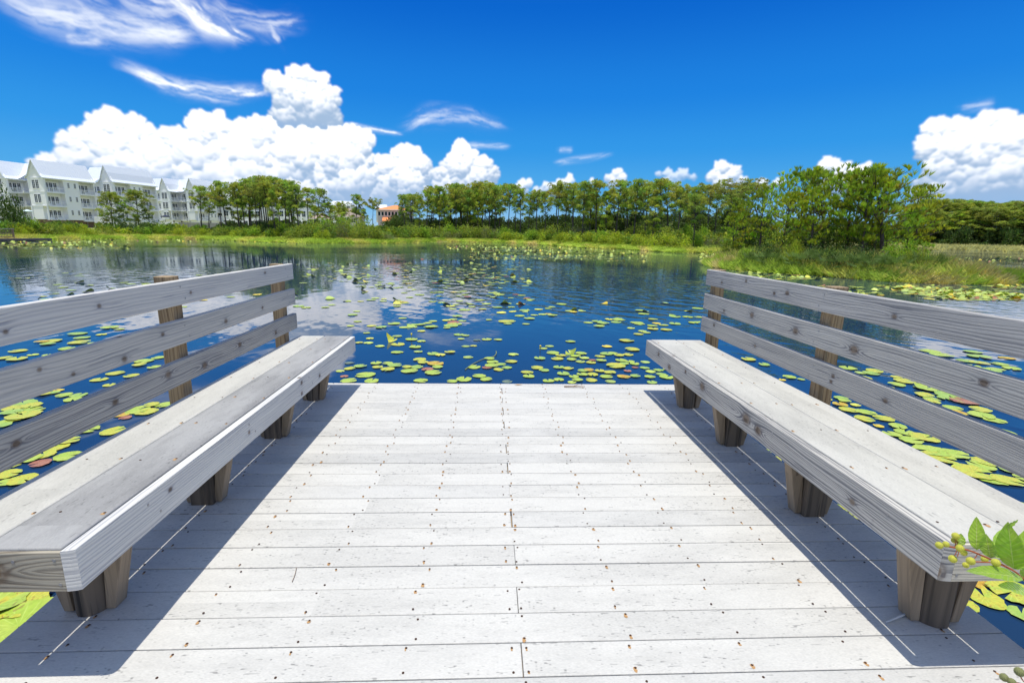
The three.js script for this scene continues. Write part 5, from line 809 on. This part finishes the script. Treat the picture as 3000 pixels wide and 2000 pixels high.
// ------------------------------------------------------------------ litter on the deck
{
  const twigMat = std({ color: lin(0.22, 0.12, 0.05), roughness: 0.9 }), pale = std({ color: lin(0.62, 0.62, 0.6), roughness: 0.6 }), tan = std({ color: lin(0.5, 0.33, 0.17), roughness: 0.9, side: THREE.DoubleSide });
  const a = onPlane(1654, 1136, 0), b = onPlane(1712, 1132, 0), G = thing('twig', 'short brown twig lying at the far edge of the deck', 'twig', [(a.x + b.x) / 2, 0, (a.z + b.z) / 2]), L = b.x - a.x;
  mesh('stem', [bar([-L / 2, 0.007, 0], [0, 0.012, 0.012], 0.006, 0.005), bar([0, 0.012, 0.012], [L / 2, 0.009, 0.004], 0.005, 0.003)], twigMat, G); mesh('side_twig', [bar([-0.02, 0.01, 0.005], [0.04, 0.022, -0.02], 0.003, 0.0015), bar([0.04, 0.01, 0.01], [0.09, 0.014, 0.025], 0.003, 0.001)], twigMat, G);
  const c = onPlane(1518, 1128, 0), leafS = new THREE.Shape(); leafS.moveTo(-0.04, 0); leafS.quadraticCurveTo(0, 0.022, 0.045, 0.004); leafS.quadraticCurveTo(0, -0.016, -0.04, 0);
  const lg = new THREE.ShapeGeometry(leafS, 8).rotateX(-Math.PI / 2), lp = lg.attributes.position; for (let i = 0; i < lp.count; i++) lp.setY(i, 0.004 + lp.getX(i) * lp.getX(i) * 6); lg.computeVertexNormals();
  const leaf = mesh('dead_leaf', lg, tan); leaf.position.set(c.x, 0, c.z); tag(leaf, 'tan dead leaf curled on the far edge of the deck', 'leaf');
  const s0 = onPlane(2598, 1822, 0.004), s1 = onPlane(2654, 1800, 0.004); tag(mesh('splinter', [bar([s0.x, 0.005, s0.z], [(s0.x + s1.x) / 2, 0.006, (s0.z + s1.z) / 2], 0.003, 0.0045, 5), bar([(s0.x + s1.x) / 2, 0.006, (s0.z + s1.z) / 2], [s1.x, 0.006, s1.z], 0.0045, 0.004, 5)], pale), 'pale splinter lying on the deck beside the near right bench leg', 'splinter');
  const h = [[868, 1662], [863, 1684], [855, 1704]].map(([x, y]) => onPlane(x, y, 0.003)); tag(mesh('pine_needle', new THREE.TubeGeometry(new THREE.CatmullRomCurve3(h), 12, 0.0011, 4), twigMat), 'single thin brown pine needle on the sunlit deck planks', 'needle');
}

// ------------------------------------------------------------------ the flowering branch at the right edge
{
  const Z = 1.2, at = (x, y, z = Z) => atDepth(x, y, z), V = (p) => [p.x, p.y, p.z];
  const leafTex = texture(256, 128, (u, v, c) => { const y = Math.abs(v - 0.5) * 2, t = u * 9 - y * 1.7, ve = Math.pow(Math.abs(Math.sin(Math.PI * t)), 16), mid = sstep(0.06, 0.02, y), n = fbm(u * 14, v * 8, 901, 3), k = 0.85 + n * 0.3, w = Math.max(mid, (1 - ve) < 0.4 ? ve * 0.4 : 0); setLin(c, lerp(0.34 * k, 0.56, w), lerp(0.55 * k, 0.66, w), lerp(0.035 * k, 0.2, w)); }, true, false);
  const leafBump = texture(256, 128, (u, v, c) => { const y = Math.abs(v - 0.5) * 2, t = u * 9 - y * 1.7, h = Math.abs(Math.sin(Math.PI * t)); c[0] = c[1] = c[2] = 255 * clamp(1 - Math.pow(h, 3) * 0.8 - sstep(0.08, 0.0, y) * 0.6); }, false, false);
  const bushLeaf = new THREE.MeshPhysicalMaterial({ map: leafTex, bumpMap: leafBump, bumpScale: 0.0012, roughness: 0.4, side: THREE.DoubleSide, transmission: 0.5, thickness: 0 });
  const redStem = std({ color: lin(0.34, 0.085, 0.025), roughness: 0.6 }), budM = std({ color: lin(0.50, 0.49, 0.06), roughness: 0.8 }), oldBud = std({ color: lin(0.20, 0.21, 0.08), roughness: 0.85 });
  const base = at(2998, 1694), G = thing('flowering_branch', 'leafy branch with round yellow flower buds reaching in from the right edge', 'plant', V(base));
  const loc = (p) => p.clone().sub(base);
  const stem = (name, pts, r0) => { const c = new THREE.CatmullRomCurve3(pts.map(loc)); const g = new THREE.TubeGeometry(c, 20, r0, 7); return mesh(name, g, redStem, G); };
  const main = stem('stem', [at(3060, 1730, 1.18), at(2998, 1694), at(2975, 1674), at(2930, 1650), at(2880, 1628), at(2840, 1612), at(2798, 1604), at(2765, 1597)], 0.0021);
  stem('stem', [at(2975, 1674), at(2920, 1650, 1.19), at(2880, 1646, 1.19), at(2845, 1645, 1.19)], 0.0014);
  for (const [a, b] of [[[2806, 1606], [2798, 1627]], [[2812, 1606], [2806, 1630]], [[2800, 1602], [2808, 1585]], [[2865, 1622], [2856, 1636]], [[2798, 1604], [2802, 1578]]]) stem('side_stem', [at(...a), at((a[0] + b[0]) / 2 + 1, (a[1] + b[1]) / 2), at(...b)], 0.0009);
  // leaf: from its foot to its tip, with a width, a fold and a bend
  const leaf = (x0, y0, z0, x1, y1, z1, w, turn, bend, label) => {
    const a = at(x0, y0, z0), b = at(x1, y1, z1), d = b.clone().sub(a), L = d.length(), ex = d.clone().normalize(), view = a.clone().sub(EYE).normalize(), nn = view.clone().negate().applyAxisAngle(ex, turn), ez = new THREE.Vector3().crossVectors(ex, nn).normalize(), ey = new THREE.Vector3().crossVectors(ez, ex).normalize(), nu = 16, nv = 6, pos = [], uv = [], idx = [];
    for (let i = 0; i <= nu; i++) for (let j = -nv / 2; j <= nv / 2; j++) { const u = i / nu, s = j / (nv / 2), wd = w * Math.pow(Math.sin(Math.PI * Math.pow(u, 0.82)), 0.85) * (1 - 0.12 * u) + 0.0004, rip = 0.0009 * Math.sin(u * 28 + s * 2) * Math.abs(s), p = loc(a).addScaledVector(ex, u * L).addScaledVector(ez, s * wd).addScaledVector(ey, Math.abs(s) * wd * 0.28 + rip - bend * L * u * u); pos.push(p.x, p.y, p.z); uv.push(u, 0.5 + s * 0.5); }
    for (let i = 0; i < nu; i++) for (let j = 0; j < nv; j++) { const q = i * (nv + 1) + j; idx.push(q, q + nv + 1, q + 1, q + 1, q + nv + 1, q + nv + 2); }
    const g = new THREE.BufferGeometry(); g.setAttribute('position', new THREE.Float32BufferAttribute(pos, 3)); g.setAttribute('uv', new THREE.Float32BufferAttribute(uv, 2)); g.setIndex(idx); g.computeVertexNormals();
    return tag(mesh('leaf', g, bushLeaf, G), label);
  };
  leaf(2862, 1610, 1.2, 2863, 1515, 1.19, 0.0165, 0.15, 0.04);
  leaf(2904, 1634, 1.2, 2888, 1566, 1.2, 0.0165, -0.35, 0.08);
  leaf(2920, 1634, 1.2, 2952, 1545, 1.24, 0.022, 0.5, 0.05);
  leaf(2972, 1666, 1.19, 2952, 1535, 1.17, 0.028, -0.2, 0.08);
  leaf(2980, 1668, 1.2, 3020, 1545, 1.2, 0.024, 0.3, 0.06);
  leaf(2940, 1548, 1.2, 2988, 1524, 1.2, 0.007, 0.9, 0.06);
  leaf(2996, 1692, 1.19, 2838, 1668, 1.12, 0.020, 0.75, 0.03, 'long leaf lying flat below the flower buds');
  leaf(3020, 1740, 1.2, 2936, 1710, 1.14, 0.018, 0.9, 0.06, 'ragged leaf with holes under the long flat leaf');
  leaf(2812, 1600, 1.21, 2816, 1562, 1.21, 0.011, 0.6, 0.0);
  leaf(2996, 1700, 1.2, 3040, 1660, 1.2, 0.02, 0.4, 0.1);
  const ballG = (() => { const R = rng(17), parts = [new THREE.IcosahedronGeometry(0.9, 2)], N = 170; for (let k = 0; k < N; k++) { const y = 1 - 2 * (k + 0.5) / N, t = k * 2.39996, s = Math.sqrt(1 - y * y), q = new THREE.ConeGeometry(0.105, 0.26, 5).rotateX(Math.PI / 2); q.lookAt ? q.lookAt(new THREE.Vector3(Math.cos(t) * s, y, Math.sin(t) * s)) : 0; q.translate(Math.cos(t) * s * 0.93, y * 0.93, Math.sin(t) * s * 0.93); parts.push(q); } return mergeGeometries(parts.map(prep)); })();
  const ball = (x, y, d, z = Z, m = budM, parent = G) => { const o = mesh('flower_bud', ballG, m, parent), p = at(x, y, z); o.position.copy(parent === G ? loc(p) : p.clone().sub(parent.position)); o.scale.setScalar(d * 0.43 / FOCAL * z); o.rotation.set(x, y, 0); return o; };
  for (const [x, y, d, z] of [[2753, 1597, 24, 1.19], [2773, 1594, 21, 1.2], [2801, 1570, 24, 1.2], [2797, 1583, 20, 1.21], [2814, 1606, 25, 1.18], [2825, 1619, 21, 1.22], [2793, 1637, 26, 1.19], [2845, 1643, 27, 1.17], [2831, 1655, 20, 1.19], [2886, 1638, 22, 1.22], [2919, 1648, 27, 1.17], [2928, 1666, 18, 1.2]]) ball(x, y, d, z);
  const b2 = at(3030, 2010, 1.0), G2 = thing('seed_head_sprig', 'dull green round seed heads in the bottom right corner', 'plant', V(b2));
  const st = (pts) => mesh('stem', new THREE.TubeGeometry(new THREE.CatmullRomCurve3(pts.map((p) => p.sub(b2))), 10, 0.0012, 6), redStem, G2);
  st([at(3050, 2020, 1), at(3000, 1995, 1), at(2988, 1972, 1)]); st([at(3010, 2005, 1), at(2975, 1998, 1), at(2942, 1985, 1)]); st([at(2990, 2004, 1), at(2965, 1996, 1)]);
  ball(2988, 1968, 30, 1.0, oldBud, G2); ball(2943, 1984, 26, 1.0, oldBud, G2); ball(2966, 1998, 26, 0.99, oldBud, G2);
}
renderer.render(scene, camera);
